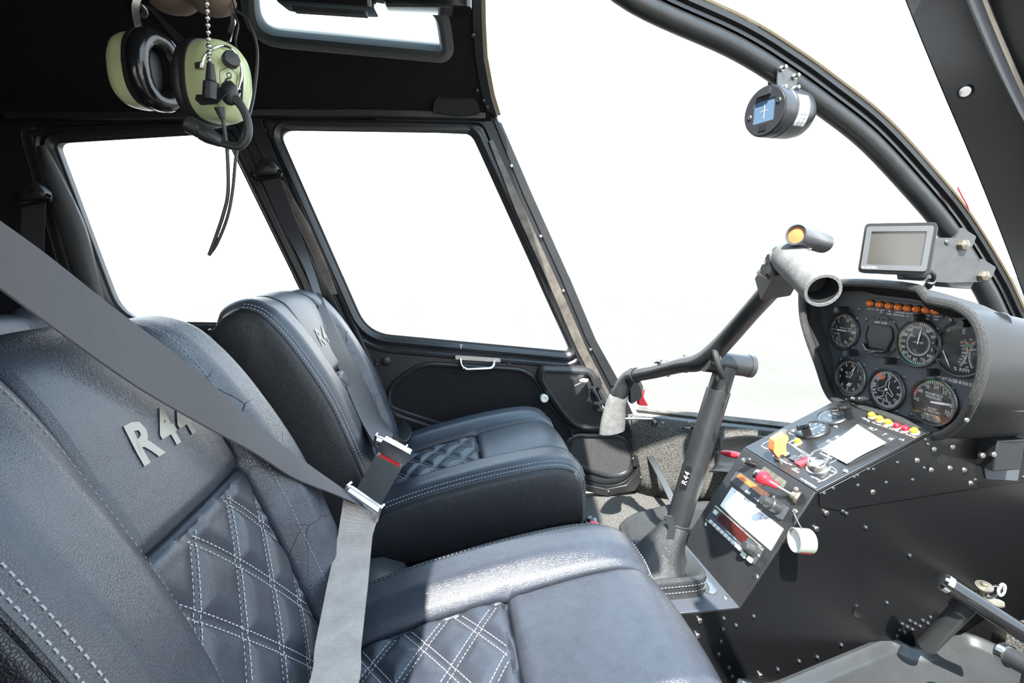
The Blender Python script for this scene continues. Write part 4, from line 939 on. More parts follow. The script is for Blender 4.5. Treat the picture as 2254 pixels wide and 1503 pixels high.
# ---- hanging plastic cup on a ball chain
cup = empty('key_tag_cup', P(1765, 1205, 'y', -.145), 'small clear plastic cap with red and white label hanging by chain on the console side', 'cap')
pc_ = P(1765, 1190, 'y', -.145); ax = V((-.97, .12, .08)).normalized()
mk('cap_shell', MB().lathe([(.0185, -.014), (.0195, -.012), (.0195, .012), (.018, .013), (.018, -.010), (.0005, -.010)], pc_, ax, 28), 'cup_plastic', cup)
mk('cap_disc', MB().lathe([(.0175, .006), (.0175, .008), (.0005, .0082)], pc_, ax, 28), 'paper', cup)
x_, y_ = perp(ax); lb = MB(); rows = []
import cmath
for t in [k / 8 for k in range(9)]:
    an = math.radians(200 + 60 * t); e = None
    dirv = (V((0, 0, -1)) - ax * ax.dot(V((0, 0, -1)))).normalized(); sdv = ax.cross(dirv)
    an = math.radians(-20 + 75 * t); dd = dirv * math.cos(an) + sdv * math.sin(an); dd = dd if True else dd
    rows.append([pc_ + dd * .0199 + ax * a_ for a_ in (-.010, .010)])
mk('cap_label', MB().grid(rows), 'red', cup)
mb = MB(); rows2 = [[p[0] + ax * .0125 + (p[0] - pc_).normalized() * .0003, p[1] - ax * .002 + (p[0] - pc_).normalized() * .0003] for p in rows[2:5]]; mb.grid(rows2); mk('label_band', mb, 'sign_white', cup)
c0, c1 = RAD.at(1748, 1130, .006), pc_ + V((0, .002, .0195)); c1 = V((c1.x, c1.y, c1.z))
bead = MB(); bead.ball((0, 0, 0), .0014, 8); BEAD = local_mesh('bead', bead, 'steel')
nch = 18
for k in range(nch + 1):
    t = k / nch; inst('bead', BEAD, Fr(c0.lerp(c1, t) + V((-.004 * math.sin(math.pi * t), -.006 * math.sin(math.pi * t), 0)), (1, 0, 0), (0, 1, 0)), cup)

# ================================================================== instrument pod
pod = empty('instrument_pod', (.9, 0, .39), 'black hooded instrument pod with eight round gauges above the console', 'instrument panel')
PX = .85; PF = Fr((PX, 0, 0), (0, -1, 0), (0, 0, 1))     # looks aft
lip = [(1765, 655), (1768, 640), (1790, 630), (1850, 622), (1935, 624), (2015, 634), (2032, 645), (2046, 660), (2075, 667), (2105, 674), (2138, 695), (2158, 728), (2165, 780), (2160, 830), (2142, 880), (2120, 922), (2092, 948), (2062, 960), (2035, 955), (1960, 918), (1850, 886), (1822, 862), (1800, 800), (1780, 745), (1768, 700)]
def lx(u, v): return .795 + (.04 * sstep(760, 886, v) if u < 1900 else .03 * sstep(860, 950, v))
LP = [P(u, v, 'x', lx(u, v)) for u, v in lip]
def pe_(u, v):                                   # where the lining meets the flat face
    if u < 1860: return P(u + 34 - 22 * sstep(760, 890, v), v + 14 * sstep(760, 620, v) + 4, 'x', .85)
    if v < 680: return P(u, v + 26, 'x', .85)
    return None
PE = [pe_(u, v) or V((.85, P(u, v, 'x', lx(u, v)).y * .99, P(u, v, 'x', lx(u, v)).z)) for u, v in lip]
PEc = catmull(PE, 5, True)
LPc = catmull(LP, 5, True); NL = len(LPc)
cy_, cz_ = 0, .52
def inner(p, k, x): return V((x, p.y * k, cz_ + (p.z - cz_) * k))
face = offs([V((-p.y, p.z)) for p in PEc], .004)
mk('panel_face', MB().prism([V(p) for p in face], PF, -.004, .0), 'panel_black', pod)
mk('hood_lip', MB().tube(LPc, .0075, 10, closed=True), 'lip_vinyl', pod)
rings = [[V((p.x, p.y * .985, cz_ + (p.z - cz_) * .985)) for p in LPc], [V((PX + .001, p.y, p.z)) for p in PEc]]
mk('hood_lining', MB().loft(rings, caps=False), 'headliner', pod, fix=False)
rings = []
for t, k in ((0, 1.02), (.15, 1.06), (.4, 1.10), (.7, 1.06), (.9, .9), (1, .7)):
    rings.append([V((p.x + .30 * t, p.y * k, cz_ + (p.z - cz_) * (k if p.z > cz_ else min(k, 1.03)) - .10 * t * max(0, (p.z - cz_) / .12))) for p in LPc])
mb = MB(); mb.loft(rings, caps=False); mb.f.append(tuple(range(len(mb.v) - NL, len(mb.v)))); mk('pod_shell', mb, 'pod_black', pod, smooth=50)
# step in the face that carries the upper warning lamps
lit = [V(PF.px(u, v)) for u, v in ((1905, 668), (1918, 654), (2064, 672), (2078, 690))]
mk('lamp_strip', MB().prism(lit + [V(PF.px(2078, 700)), V(PF.px(1905, 680))], PF, 0, .002), 'panel_black', pod, bevel=.0008)
for k in range(8):
    t = k / 7; lens(PF, 1919 + 145 * t, 667 + 17 * t + 1.5 * math.sin(math.pi * t), .0064, 'lens_amber_dark', pod, .002)
mb = MB()
for k, (s1, s2) in enumerate((('CLUTCH', ''), ('MR TEMP', ''), ('MR', 'CHIP'), ('CARBON', 'MONOXIDE'), ('STARTER', 'ON'), ('TR', 'CHIP'), ('LOW', 'FUEL'), ('LOW', 'RPM'))):
    t = k / 7; a, b = PF.px(1919 + 145 * t, 680 + 17 * t, 0); text(mb, s1, PF, a, b, .0032, h=.0025); text(mb, s2, PF, a, b - .0052, .0032, h=.0025)
mk('lamp_legends', mb, 'white_print', pod); mb = MB()
a, b = PF.px(2108, 840, 0); text(mb, 'DO NOT EXCEED 110 KIAS EXCEPT IN AUTOROTATION', PF, a - .035, b, .0055, 'l', h=.0004, sx=.55)
mk('limit_placard', mb, 'white_print', pod)
def gauge(u, v, r, face_m='dial_black', rim='black_paint'):
    a, b = PF.px(u, v); f = PF.sub(a, b)
    g = mk('gauge', MB().lathe([(r * 1.10, -.002), (r * 1.10, .003), (r * 1.05, .0048), (r * .99, .0045), (r * .96, .001)], f.O, f.N, 48), rim, pod)
    mk('dial_face', MB().lathe([(r * .98, .0), (r * .98, .0008), (.0005, .00085)], f.O, f.N, 48), face_m, g)
    mk('dial_glass', MB().lathe([(r * .985, .0034), (r * .985, .004), (.0005, .0042)], f.O, f.N, 48), 'dial_glass', g)
    return g, f
def ticks(mb, f, r, a0, a1, n, ln, wd, h=.0013):  # degrees, clockwise from the top
    for k in range(n + 1):
        t = math.radians(a0 + (a1 - a0) * k / n); rr = r - ln / 2; mb.box(f.sub(math.sin(t) * rr, math.cos(t) * rr, h, -t), wd, ln, .0003)
def arc(mb, f, r, a0, a1, wd, h=.0012, n=24):
    for k in range(n):
        t0, t1 = [math.radians(a0 + (a1 - a0) * (k + i) / n) for i in (0, 1)]
        mb.add([f.pt(math.sin(t) * rr, math.cos(t) * rr, h) for t, rr in ((t0, r - wd), (t1, r - wd), (t1, r), (t0, r))], [(0, 1, 2, 3)])
def num(mb, f, s_, r, deg, sz, h=.0012, rot=False): t = math.radians(deg); text(mb, s_, f, math.sin(t) * r, math.cos(t) * r, sz, h=h, rot=-t if rot else 0)
def needle(g, f, deg, l, wd, mt='white_print', tail=.3, h=.0022):
    t = math.radians(deg); ff = f.sub(0, 0, h, -t)
    mb = MB(); mb.prism([V((-wd * .3, -l * tail)), V((wd * .3, -l * tail)), V((wd / 2, l * .55)), V((0, l)), V((-wd / 2, l * .55))], ff, 0, .0005); mk('pointer', mb, mt, g)
R1 = .0375
# vertical speed
g, f = gauge(1858, 728, R1); mb = MB(); ticks(mb, f, R1 * .93, -180, 180, 48, .004, .0007); ticks(mb, f, R1 * .93, -180, 180, 12, .007, .0012)
for s_, d in (('10', 20), ('20', 90), ('10', 160), ('15', 55), ('15', 125), ('5', -40), ('5', -140)): num(mb, f, s_, R1 * .66, d, .0065)
text(mb, 'VERTICAL SPEED', f, .004, .006, .003, h=.0012); text(mb, '100 FEET PER MINUTE', f, .004, .001, .0026, h=.0012); text(mb, 'UP', f, -.02, .007, .003, h=.0012); text(mb, 'DOWN', f, -.018, -.008, .003, h=.0012); mk('dial_print', mb, 'white_print', g)
needle(g, f, -88, R1 * .72, .0022)
# blank round instrument with a four-sided window
a, b = PF.px(1937, 740); f = PF.sub(a, b); g = mk('gauge', MB().lathe([(R1 * 1.12, -.002), (R1 * 1.12, .002), (R1 * 1.08, .0028), (R1 * 1.06, .002), (.0005, .002)], f.O, f.N, 48), 'panel_black', pod)
mk('window_frame', ring(MB(), rpoly([V((-.026, .020)), V((.026, .020)), V((.031, .0)), V((.022, -.024)), V((-.022, -.024)), V((-.031, .0))], .006), f, [(-.001, .001), (-.001, .005), (.002, .005), (.003, .002)]), 'gloss_black', g)
mk('window_pane', MB().prism(rpoly([V((-.026, .020)), V((.026, .020)), V((.031, .0)), V((.022, -.024)), V((-.022, -.024)), V((-.031, .0))], .006), f, .002, .0028), 'lcd_grey', g)
mb = MB(); text(mb, 'AINF AOIF', f, 0, .027, .0042, h=.0024); mk('dial_print', mb, 'white_print', g)
mk('cable_tie', MB().tube([f.pt(x, y, z) for x, y, z in ((-.03, -.02, .006), (-.016, -.030, .010), (0, -.031, .011), (.016, -.029, .010), (.028, -.024, .006))], .003, 8), 'gloss_black', g)
mk('tie_clip', MB().prism(rrect(.007, .006, .001), f.sub(-.004, -.031, .011), 0, .004), 'chrome', g)
for k in range(4): mk('slot', MB().prism(rrect(.003, .003, .0005), f.sub(-.016 + k * .0105, .034, .002), 0, .0012), 'dial_black', g)
# airspeed
R2 = .040; g, f = gauge(2022, 756, R2, 'dial_tan'); mb = MB(); ticks(mb, f, R2 * .93, 0, 330, 55, .004, .0008); ticks(mb, f, R2 * .55, 20, 320, 40, .003, .0006)
for s_, d in (('20', 32), ('30', 58), ('40', 80), ('50', 104), ('60', 128), ('70', 156), ('80', 184), ('90', 208), ('100', 228), ('110', 250), ('120', 272), ('130', 296), ('140', 322)): num(mb, f, s_, R2 * .74, d, .0055)
text(mb, 'KNOTS', f, -.006, R2 * .72, .004, h=.0012); text(mb, 'MPH', f, -.010, .012, .003, h=.0012); text(mb, 'AIR SPEED', f, 0, .002, .003, h=.0012); arc(mb, f, R2 * .56, 20, 320, .0007); mk('dial_print', mb, 'white_print', g)
mb = MB(); arc(mb, f, R2 * .97, 150, 240, .002); mk('green_arc', mb, 'green_print', g); mb = MB(); arc(mb, f, R2 * .97, 240, 300, .002); mk('yellow_arc', mb, 'yellow_print', g)
needle(g, f, 8, R2 * .72, .003, tail=.05)
# twin tachometer
R3 = .043; g, f = gauge(2118, 770, R3); mb = MB(); text(mb, 'E', f, .000, R3 * .72, .008, h=.0012); text(mb, 'R', f, .022, R3 * .72, .008, h=.0012); text(mb, '% RPM', f, .004, -R3 * .76, .006, h=.0012)
for sg, cx in ((1, -.030), (-1, .052)):
    fc_ = f.sub(cx, -.004); arc(mb, fc_, .040, sg * 58, sg * 125, .001); ticks(mb, fc_, .040, sg * 58, sg * 125, 14, .004, .0007)
    for k, s_ in enumerate(('110', '100', '90', '80', '70', '60', '50')): num(mb, fc_, s_, .033 if sg > 0 else .046, sg * (60 + k * 10), .0034)
mk('dial_print', mb, 'white_print', g); needle(g, f.sub(-.026, -.012), 150, .024, .002)
mb = MB(); arc(mb, f.sub(-.030, -.004), .043, 68, 76, .004); arc(mb, f.sub(.052, -.004), .043, -76, -68, .004); mk('green_arc', mb, 'green_print', g)
mb = MB(); arc(mb, f.sub(-.030, -.004), .043, 63, 67, .005); arc(mb, f.sub(.052, -.004), .043, -66, -62, .005); arc(mb, f.sub(.052, -.004), .043, -84, -80, .004); mk('red_arc', mb, 'orange_flag', g)
# altimeter
g, f = gauge(1872, 830, R1, rim='steel_dark'); mb = MB(); ticks(mb, f, R1 * .93, 0, 352, 45, .004, .0007)
for k, s_ in enumerate('0123456789'): num(mb, f, s_, R1 * .70, k * 36 + 8, .007)
text(mb, 'ALT', f, -.006, .008, .006, h=.0012); text(mb, 'H', f, -.008, .0, .006, h=.0012)
for k in range(4): mb.box(f.sub(-.004 + k * .0025, -.016, .0013, -.6), .0012, .010, .0003)
mk('dial_print', mb, 'white_print', g); needle(g, f, 24, R1 * .78, .004, tail=0.05); needle(g, f, 27, R1 * .5, .006, tail=.05)
# heading indicator
g, f = gauge(1952, 857, R1); mb = MB(); ticks(mb, f, R1 * .95, 0, 355, 71, .005, .0009)
for k, s_ in enumerate(('N', '3', '6', 'E', '12', '15', 'S', '21', '24', 'W', '30', '33')): num(mb, f, s_, R1 * .72, k * 30 + 8, .007, rot=True)
pl_ = [(0, .024), (.003, .016), (.0035, .006), (.017, -.005), (.016, -.009), (.0035, -.004), (.003, -.014), (.009, -.020), (.008, -.023), (0, -.020)]; pl_ = pl_ + [(-x, y) for x, y in reversed(pl_[1:-1])]
ff = f.sub(0, 0, 0, -.14); pv = [ff.pt(x, y, .0016) for x, y in pl_]; mb.tube(pv, .0005, 6, closed=True); mb.lathe([(.0028, .0012), (.0028, .0022), (.0005, .0023)], f.O, f.N, 12); mk('dial_print', mb, 'white_print', g)
mb = MB(); mb.prism([V((-.006, -.003)), V((.006, -.003)), V((.006, .003)), V((-.006, .003))], f.sub(-.017, .024, .0013, -.5), 0, .0004); mb.prism([V((-.005, -.002)), V((.005, -.002)), V((.005, .002)), V((-.005, .002))], f.sub(-.012, .020, .0013, .4), 0, .0004); mk('off_flag', mb, 'orange_flag', g)
# manifold pressure
g, f = gauge(2055, 885, R2, rim='steel_dark'); mb = MB(); ticks(mb, f, R2 * .93, -95, 120, 35, .0045, .001); ticks(mb, f, R2 * .93, -95, 120, 7, .007, .0014)
for s_, d in (('5', -95), ('10', -58), ('15', -26), ('20', 4), ('25', 38), ('30', 84), ('35', 112)): num(mb, f, s_, R2 * .70, d, .0062)
for s_, y_, sz in (('MANIFOLD', .014, .0046), ('PRESSURE', .008, .0046), ('INCHES', -.012, .0034), ('OF MERCURY', -.017, .0034), ('CAUTION', -.024, .0042), ('DO NOT EXCEED', -.029, .0030), ('MP TABLE LIMITS', -.033, .0028)): text(mb, s_, f, 0, y_, sz, h=.0012)
mk('dial_print', mb, 'white_print', g); mb = MB(); arc(mb, f, R2 * .97, -28, 5, .0026); mk('green_arc', mb, 'green_print', g); mb = MB(); arc(mb, f, R2 * .97, 5, 50, .0026); mk('yellow_arc', mb, 'yellow_print', g)
needle(g, f, 83, R2 * .86, .0045, tail=.1)
# knobs, post lights and screws of the face
def pknob(u, v, r, l, mt, tip=None, name='knob'):
    a, b = PF.px(u, v, l); mk(name, MB().lathe([(r * .6, 0), (r * .6, l * .5), (r, l * .52), (r, l * .96), (r * .85, l), (.0004, l)], PF.pt(a, b, 0), PF.N, 18), mt, pod)
pknob(1808, 931, .007, .03, 'steel_dark'); pknob(1886, 879, .006, .034, 'black_paint')
mb = MB(); mb.cyl(PF.pt(*PF.px(1903, 880), .016) + V((0, .014, 0)), PF.pt(*PF.px(1903, 880), .016) - V((0, .012, 0)), .004, n=12); mk('adjust_stem', mb, 'brass_worn', pod)
for u, v in ((1845, 682), (1865, 777), (1948, 795), (2012, 700), (2040, 820), (2120, 712)):
    a, b = PF.px(u, v, .02); f = PF.sub(a, b)
    mb = MB(); mb.prism(rpoly([V((-.006, -.006)), V((.006, -.006)), V((.006, .004)), V((0, .008)), V((-.006, .004))], .002), f, 0, .020); mk('post_light', mb, 'gloss_black', pod, bevel=.0012)
    mk('light_cap', MB().prism(rpoly([V((-.0055, -.0055)), V((.0055, -.0055)), V((.0055, .0035)), V((0, .007)), V((-.0055, .0035))], .002), f, .020, .026), 'plastic_grey', pod, bevel=.001)
small = MB(); small.lathe([(.0038, -.001), (.0038, .0008), (.003, .0018), (.0003, .002)], (0, 0, 0), (0, 0, 1), 10); PS = local_mesh('screw', small, 'steel_dark'); PS2 = local_mesh('screw', small, 'steel')
for u, v in ((1892, 680), (1888, 700), (1876, 765), (1908, 702), (1968, 709), (1993, 715), (2064, 724), (1978, 787), (2046, 802), (1822, 798), (1850, 791), (1902, 803), (1930, 812), (1991, 830), (2024, 835), (2099, 855), (1973, 905), (2005, 912), (2094, 705), (2090, 728), (2076, 808), (1941, 688), (2080, 935)): inst('screw', PS, lay(PF, u, v, .0), pod)
for u, v in ((1862, 880), (2030, 940)): inst('screw', PS2, lay(PF, u, v, .0), pod)
for p_ in ((2182, 858), (2134, 926)): q = P(*p_, 'y', -.178); inst('screw', PS2, Fr(q + V((0, .004, 0)), (1, 0, 0), (0, 0, 1)), pod)

# ================================================================== cyclic stick
cy = empty('cyclic_stick', (.40, 0, .10), 'black T-bar cyclic control stick rising from a leather boot', 'control stick')
b0, b1 = P(1487, 1165, 'y', 0), P(1598, 806, 'y', 0)
mk('post', MB().tube([b0 - (b1 - b0) * .25, b0, b0.lerp(b1, .86), b0.lerp(b1, .865), b1], [.0215, .0215, .0208, .0190, .0185], 24), 'tube_black', cy)
k0, k1 = P(1560, 795, 'y', .005), P(1652, 806, 'y', 0)
pv = mk('pivot_barrel', MB().cyl(k0 - (k1 - k0) * .1, k1, .0195, n=24), 'tube_black', cy)
mk('barrel_cap', MB().cyl(k1 - (k1 - k0).normalized() * .006, k1 + (k1 - k0).normalized() * .002, .0205, n=24), 'plastic_grey', pv)
gr = P(1583, 795, 'y', -.012)
rx_, ry_ = perp(V((.80, -.55, .30)))
gp = [gr + (rx_ * math.cos(t) + ry_ * math.sin(t)) * .0275 for t in [2 * math.pi * k / 24 for k in range(24)]]
mk('rubber_ring', MB().tube(gp, .0056, 10, closed=True), 'rubber', pv)
mk('pivot_pin', MB().cyl(P(1580, 788, 'y', -.025), P(1580, 788, 'y', .02), .006, n=12), 'steel_dark', pv)
# T-bar
tb = [P(1388, 828, 'y', .285), P(1440, 818, 'y', .20), P(1500, 803, 'y', .09), P(1536, 797, 'y', .035), P(1566, 779, 'y', .0), P(1600, 745, 'y', -.035), P(1650, 688, 'y', -.10), P(1705, 625, 'y', -.185)]
tc_ = catmull(tb, 8); rr = [.0110 + .0075 * sstep(.30, .45, i / len(tc_)) - .002 * sstep(.5, 1, i / len(tc_)) for i in range(len(tc_))]
rr = [.0148 + .0022 * sstep(.2, .45, i / (len(tc_) - 1)) - .0022 * sstep(.55, .9, i / (len(tc_) - 1)) for i in range(len(tc_))]
bar = mk('t_bar', MB().tube(tc_, rr, 20), 'tube_black', cy)
for u, v, y in ((1508, 786, .085), (1510, 815, .08)): mk('bolt', MB().lathe([(.004, -.006), (.004, .004), (.001, .005)], P(u, v, 'y', y), (0, 0, 1 if v < 800 else -1), 10), 'steel_dark', bar)
q = P(1452, 800, 'y', .18)
mk('push_pin', MB().lathe([(.004, -.02), (.004, .002), (.010, .006), (.0105, .010), (.007, .010), (.006, .006)], q, (-.4, 0, .8), 16), 'chrome', bar); mk('pin_ring', MB().tube([P(1470, 801, 'y', .16) + V((0, .0165 * math.cos(t), .0165 * math.sin(t) - .010)) for t in [2 * math.pi * k / 20 for k in range(20)]], .001, 6, closed=True), 'brass_worn', bar)
# far grip
fg = [P(1395, 822, 'y', .285), P(1378, 838, 'y', .305), P(1362, 868, 'y', .315), P(1352, 905, 'y', .318), P(1347, 950, 'y', .320)]
mk('grip_neck', MB().tube(catmull(fg[:3], 6), [.0150, .0155, .016, .0165, .017, .0175, .018, .0185, .019, .0195, .02, .0205, .021], 18), 'tube_black', cy)
g1 = mk('foam_sleeve', MB().loft([[p + V((1, 0, .15)) * math.cos(t) * rx + V((0, 1, 0)) * math.sin(t) * .02 for t in [2 * math.pi * k / 22 for k in range(22)]] for p, rx in zip(catmull(fg[2:], 6), [.024, .026, .027, .027, .027, .0275, .028, .029, .030, .031, .0315, .032, .032])]), 'foam_grip', cy)
mk('collar_ring', MB().tube([tc_[2] + V((0, 0, 0)) + perp(tc_[3] - tc_[1])[0] * math.cos(t) * .0165 + perp(tc_[3] - tc_[1])[1] * math.sin(t) * .0165 for t in [2 * math.pi * k / 20 for k in range(20)]], .0016, 8, closed=True), 'rubber', cy)
q = P(1400, 862, 'y', .31); f = Fr(q, (1, 0, 0), (-.25, 0, 1))
mk('trigger_body', MB().prism(rpoly([V((-.022, -.03)), V((.008, -.014)), V((.018, .014)), V((.014, .030)), V((-.014, .026))], .005), f, -.009, .009), 'plastic_grey', cy, bevel=.003)
mk('trigger', MB().prism(rpoly([V((-.002, -.034)), V((.022, -.036)), V((.014, -.014)), V((.022, .008)), V((.006, .002))], .003), f, -.007, .007), 'red', cy, bevel=.002, label='red trigger switch')
# near grip: clamp block, foam sleeve seen end-on, chrome switch head
c0 = P(1702, 628, 'y', -.185); c1 = P(1722, 590, 'y', -.225); ax = (c1 - c0).normalized(); f = Fr(c0.lerp(c1, .5), ax.cross(V((.3, 1, .2))), ax)
mk('clamp_block', MB().prism(rpoly([V((-.019, -.032)), V((.019, -.032)), V((.017, .040)), V((-.017, .040))], .004), f, -.016, .016), 'rubber', cy, bevel=.003)
for u, v in ((1673, 602), (1690, 576), (1708, 551)):
    q = P(u, v, 'y', -.215); mk('clamp_screw', MB().lathe([(.0035, -.012), (.0035, .0), (.0055, .0005), (.0055, .004), (.001, .005)], q, (-.8, 0, .35), 12), 'steel', cy)
s0, s1 = P(1735, 566, 'y', -.245), P(1812, 640, 'y', -.345); d = (s1 - s0).normalized()
prf = [(.001, -.012), (.014, -.010), (.0185, -.003), (.0195, .006), (.0195, .03), (.0185, .06), (.0185, (s1 - s0).length - .004), (.0175, (s1 - s0).length), (.0145, (s1 - s0).length), (.0140, (s1 - s0).length - .03), (.0005, (s1 - s0).length - .032)]
mk('foam_sleeve', MB().lathe(prf, s0, d, 28), 'foam_grip', cy)
mk('grip_bore_shade', MB().lathe([(.0143, (s1 - s0).length - .0015), (.0132, (s1 - s0).length - .006), (.0132, (s1 - s0).length - .030), (.0004, (s1 - s0).length - .030)], s0, d, 28, caps=False), 'dial_black', cy)  # black liner added so the hollow end looks deep in shade
h0, h1 = P(1752, 517, 'y', -.275), P(1812, 535, 'y', -.245); dh = (h1 - h0).normalized()
mk('switch_head', MB().lathe([(.0095, .004), (.0095, 0), (.0118, -.001), (.0122, .001), (.0122, (h1 - h0).length), (.011, (h1 - h0).length + .002), (.0005, (h1 - h0).length + .002)], h0, dh, 24), 'switch_metal', cy)
mk('switch_button', MB().lathe([(.0094, .006), (.0094, .002), (.0005, .001)], h0, dh, 20), 'orange_guard', cy)
mk('switch_neck', MB().cyl(P(1770, 548, 'y', -.258), P(1765, 530, 'y', -.262), .0085, n=14), 'steel', cy)
# decal on the post
q0 = b0.lerp(b1, .33); axp = (b1 - b0).normalized(); f = Fr(q0 + V((-.010, -.0190, 0)), V((0, -1, 0)).cross(axp) * -1, axp); 
toc = (CAM - q0); toc = (toc - axp * toc.dot(axp)).normalized(); side = axp.cross(toc)
fd = Fr(q0 + (toc * .9 + side * -.42).normalized() * .0206, axp, (toc * .9 + side * -.42).normalized().cross(axp)); fd = fd if fd.N.dot(toc) > 0 else Fr(fd.O, fd.X, -fd.Y)
mk('decal', MB().prism(rrect(.046, .013, .006), fd, .0, .0012), 'gloss_black', cy)
mb = MB(); text(mb, 'R44', fd, 0, 0, .010, h=.0014); mk('decal_print', mb, 'white_print', cy)
# boot and its stitched skirt
bm_ = []
base = [(.338, .118), (.445, .106)]
for t, rx, ry, tw in ((0, .060, .062, 0), (.18, .060, .058, 0), (.4, .052, .048, .2), (.62, .040, .037, .3), (.82, .030, .029, .3), (1, .0225, .0225, 0)):
    c = V((.385, 0, .105)).lerp(b0 + (b1 - b0) * .045, t) + V((-.016, 0, -.012)) * math.sin(math.pi * t)
    n_ = V((0, 0, 1)).lerp((b1 - b0).normalized(), t).normalized(); X_ = V((0, 1, 0)).cross(n_).normalized(); Y_ = V((0, 1, 0))
    bm_.append([c + X_ * math.cos(a_) * rx * (1 + .10 * math.cos(4 * a_) * (1 - t) + .06 * math.sin(5 * a_ + 4 * t) * math.sin(math.pi * t)) + Y_ * math.sin(a_) * ry * (1 + .10 * math.cos(4 * a_) * (1 - t) + .06 * math.sin(5 * a_ + 4 * t) * math.sin(math.pi * t)) for a_ in [2 * math.pi * k / 40 for k in range(40)]])
def dens(rs, n=5):
    out = []
    for k in range(len(rs[0])): out.append(catmull([r[k] for r in rs], n))
    return [list(x) for x in zip(*out)]
bt = mk('boot', MB().loft(dens(bm_), caps=False), 'boot_leather', cy)
mk('boot_tie', MB().tube(bm_[-1], .0022, 8, closed=True), 'rubber', cy)
sk = resample(rpoly([V((.315, -.066)), V((.452, -.066)), V((.452, .066)), V((.315, .066))], .03, 6), 60)
mk('boot_skirt', MB().loft([[V((p.x, p.y, z)) + (V((p.x - .383, p.y, 0)).normalized() * o) for p in sk] for z, o in ((.1006, .002), (.118, .001), (.128, .0045), (.134, .003), (.136, -.006), (.128, -.02), (.12, -.03))], caps=False), 'boot_leather', cy)
for z in (.1265, .1135):
    mb = MB(); p_ = [V((p.x, p.y, z)) + V((p.x - .383, p.y, 0)).normalized() * (.0052 if z > .12 else .003) for p in sk]; p_.append(p_[0]); dashes(mb, p_, [V((p.x - .383, p.y, 0)).normalized() for p in p_], .004, .0022, .0012, .0006); mk('skirt_stitching', mb, 'thread', cy, kind='stuff')
mb = MB(); q = P(1482, 1145, 'y', -.018); mb.ribbon([q + V((-.012, -.004, .012)), q + V((-.004, -.006, -.01)), q + V((-.008, -.004, -.05))], [V((.012, -.006, 0))] * 3, .003); mk('boot_flap', mb, 'boot_leather', cy)

# ================================================================== GPS on its bracket
gp_ = empty('gps_unit', P(1970, 600, 'y', -.03), 'black portable GPS with a dull grey screen on a plate bolted to the windscreen bow', 'gps')
G0 = P(1972, 547, 'y', -.045)
tl, tr, bl = P(1890, 502, 'y', -.005), P(2046, 500, 'y', -.062), P(1890, 594, 'y', -.005)
Xg = (P(2050, 550, 'y', -.072) - P(1890, 548, 'y', .005)).normalized(); Yg = V((.06, 0, 1)); Yg = (Yg - Xg * Yg.dot(Xg)).normalized(); gf = Fr(G0, Xg, Yg)
if gf.N.dot(CAM - G0) < 0: gf = Fr(G0, Xg, -Yg)
gw = (P(2046, 550, 'y', -.072) - P(1890, 548, 'y', .005)).length; gh = .086
mk('case', MB().prism(rrect(gw, gh, .008, 5), gf, -.036, .0), 'rubber', gp_, bevel=.004, seg=3)
mk('bezel', MB().prism(rrect(gw * .92, gh * .86, .005), gf, -.001, .004, [rrect(gw * .76, gh * .66, .002)]), 'gps_frame', gp_, bevel=.0015)
mk('screen', MB().prism(rrect(gw * .78, gh * .68, .002), gf, .0, .0014), 'screen', gp_)
mb = MB(); text(mb, 'GARMIN', gf.sub(0, 0, .004), -gw * .445, -gh * .385, .0042, 'l', h=.0004); mk('bezel_print', mb, 'white_print', gp_)
BF = Fr((0, -.022, 0), (1, 0, 0), (0, 0, 1))
br = [V(BF.px(u, v)) for u, v in ((1975, 615), (1975, 606), (2030, 600), (2045, 523), (2118, 524), (2166, 604), (2160, 620), (2085, 622))]
mk('bracket_plate', MB().prism(rpoly(br, .004), BF, 0, .003), 'bracket_grey', gp_, bevel=.0008)
mk('bracket_flange', MB().prism([V(BF.px(u, v)) for u, v in ((2082, 618), (2150, 618), (2140, 636), (2092, 632))], BF, -.03, -.002), 'bracket_grey', gp_, bevel=.002)
for u, v in ((2116, 539), (2160, 607)):
    mk('clamp_bolt', MB().lathe([(.0105, .0), (.0105, .005), (.009, .008), (.005, .010), (.0005, .0105)], BF.at(u, v, .003), BF.N, 6), 'brass_worn', gp_)
    q = BF.at(u + 10, v - 14, 0); mk('bow_clamp', MB().prism(rpoly([V((-.024, -.010)), V((.018, -.016)), V((.024, .004)), V((-.010, .020))], .004), Fr(q + V((0, .002, 0)), (1, 0, 0), (0, 0, 1)), -.030, .0), 'bracket_grey', gp_, bevel=.002)
inst('screw', SCREW['steel_dark'], lay(BF, 2084, 533, .003), gp_)
mk('mount_knuckle', MB().tube([P(1985, 603, 'y', -.03), P(2015, 606, 'y', -.028), P(2030, 606, 'y', -.026)], .009, 14), 'rubber', gp_)
mk('power_cable', MB().tube(catmull([P(2048, 598, 'y', -.05), P(2056, 606, 'y', -.05), P(2053, 618, 'y', -.045), P(2046, 627, 'y', -.035)], 6), .0035, 8), 'rubber', gp_)
mk('cable_plug', MB().cyl(P(2050, 618, 'y', -.045), P(2042, 630, 'y', -.03), .0065, n=12), 'rubber', gp_)

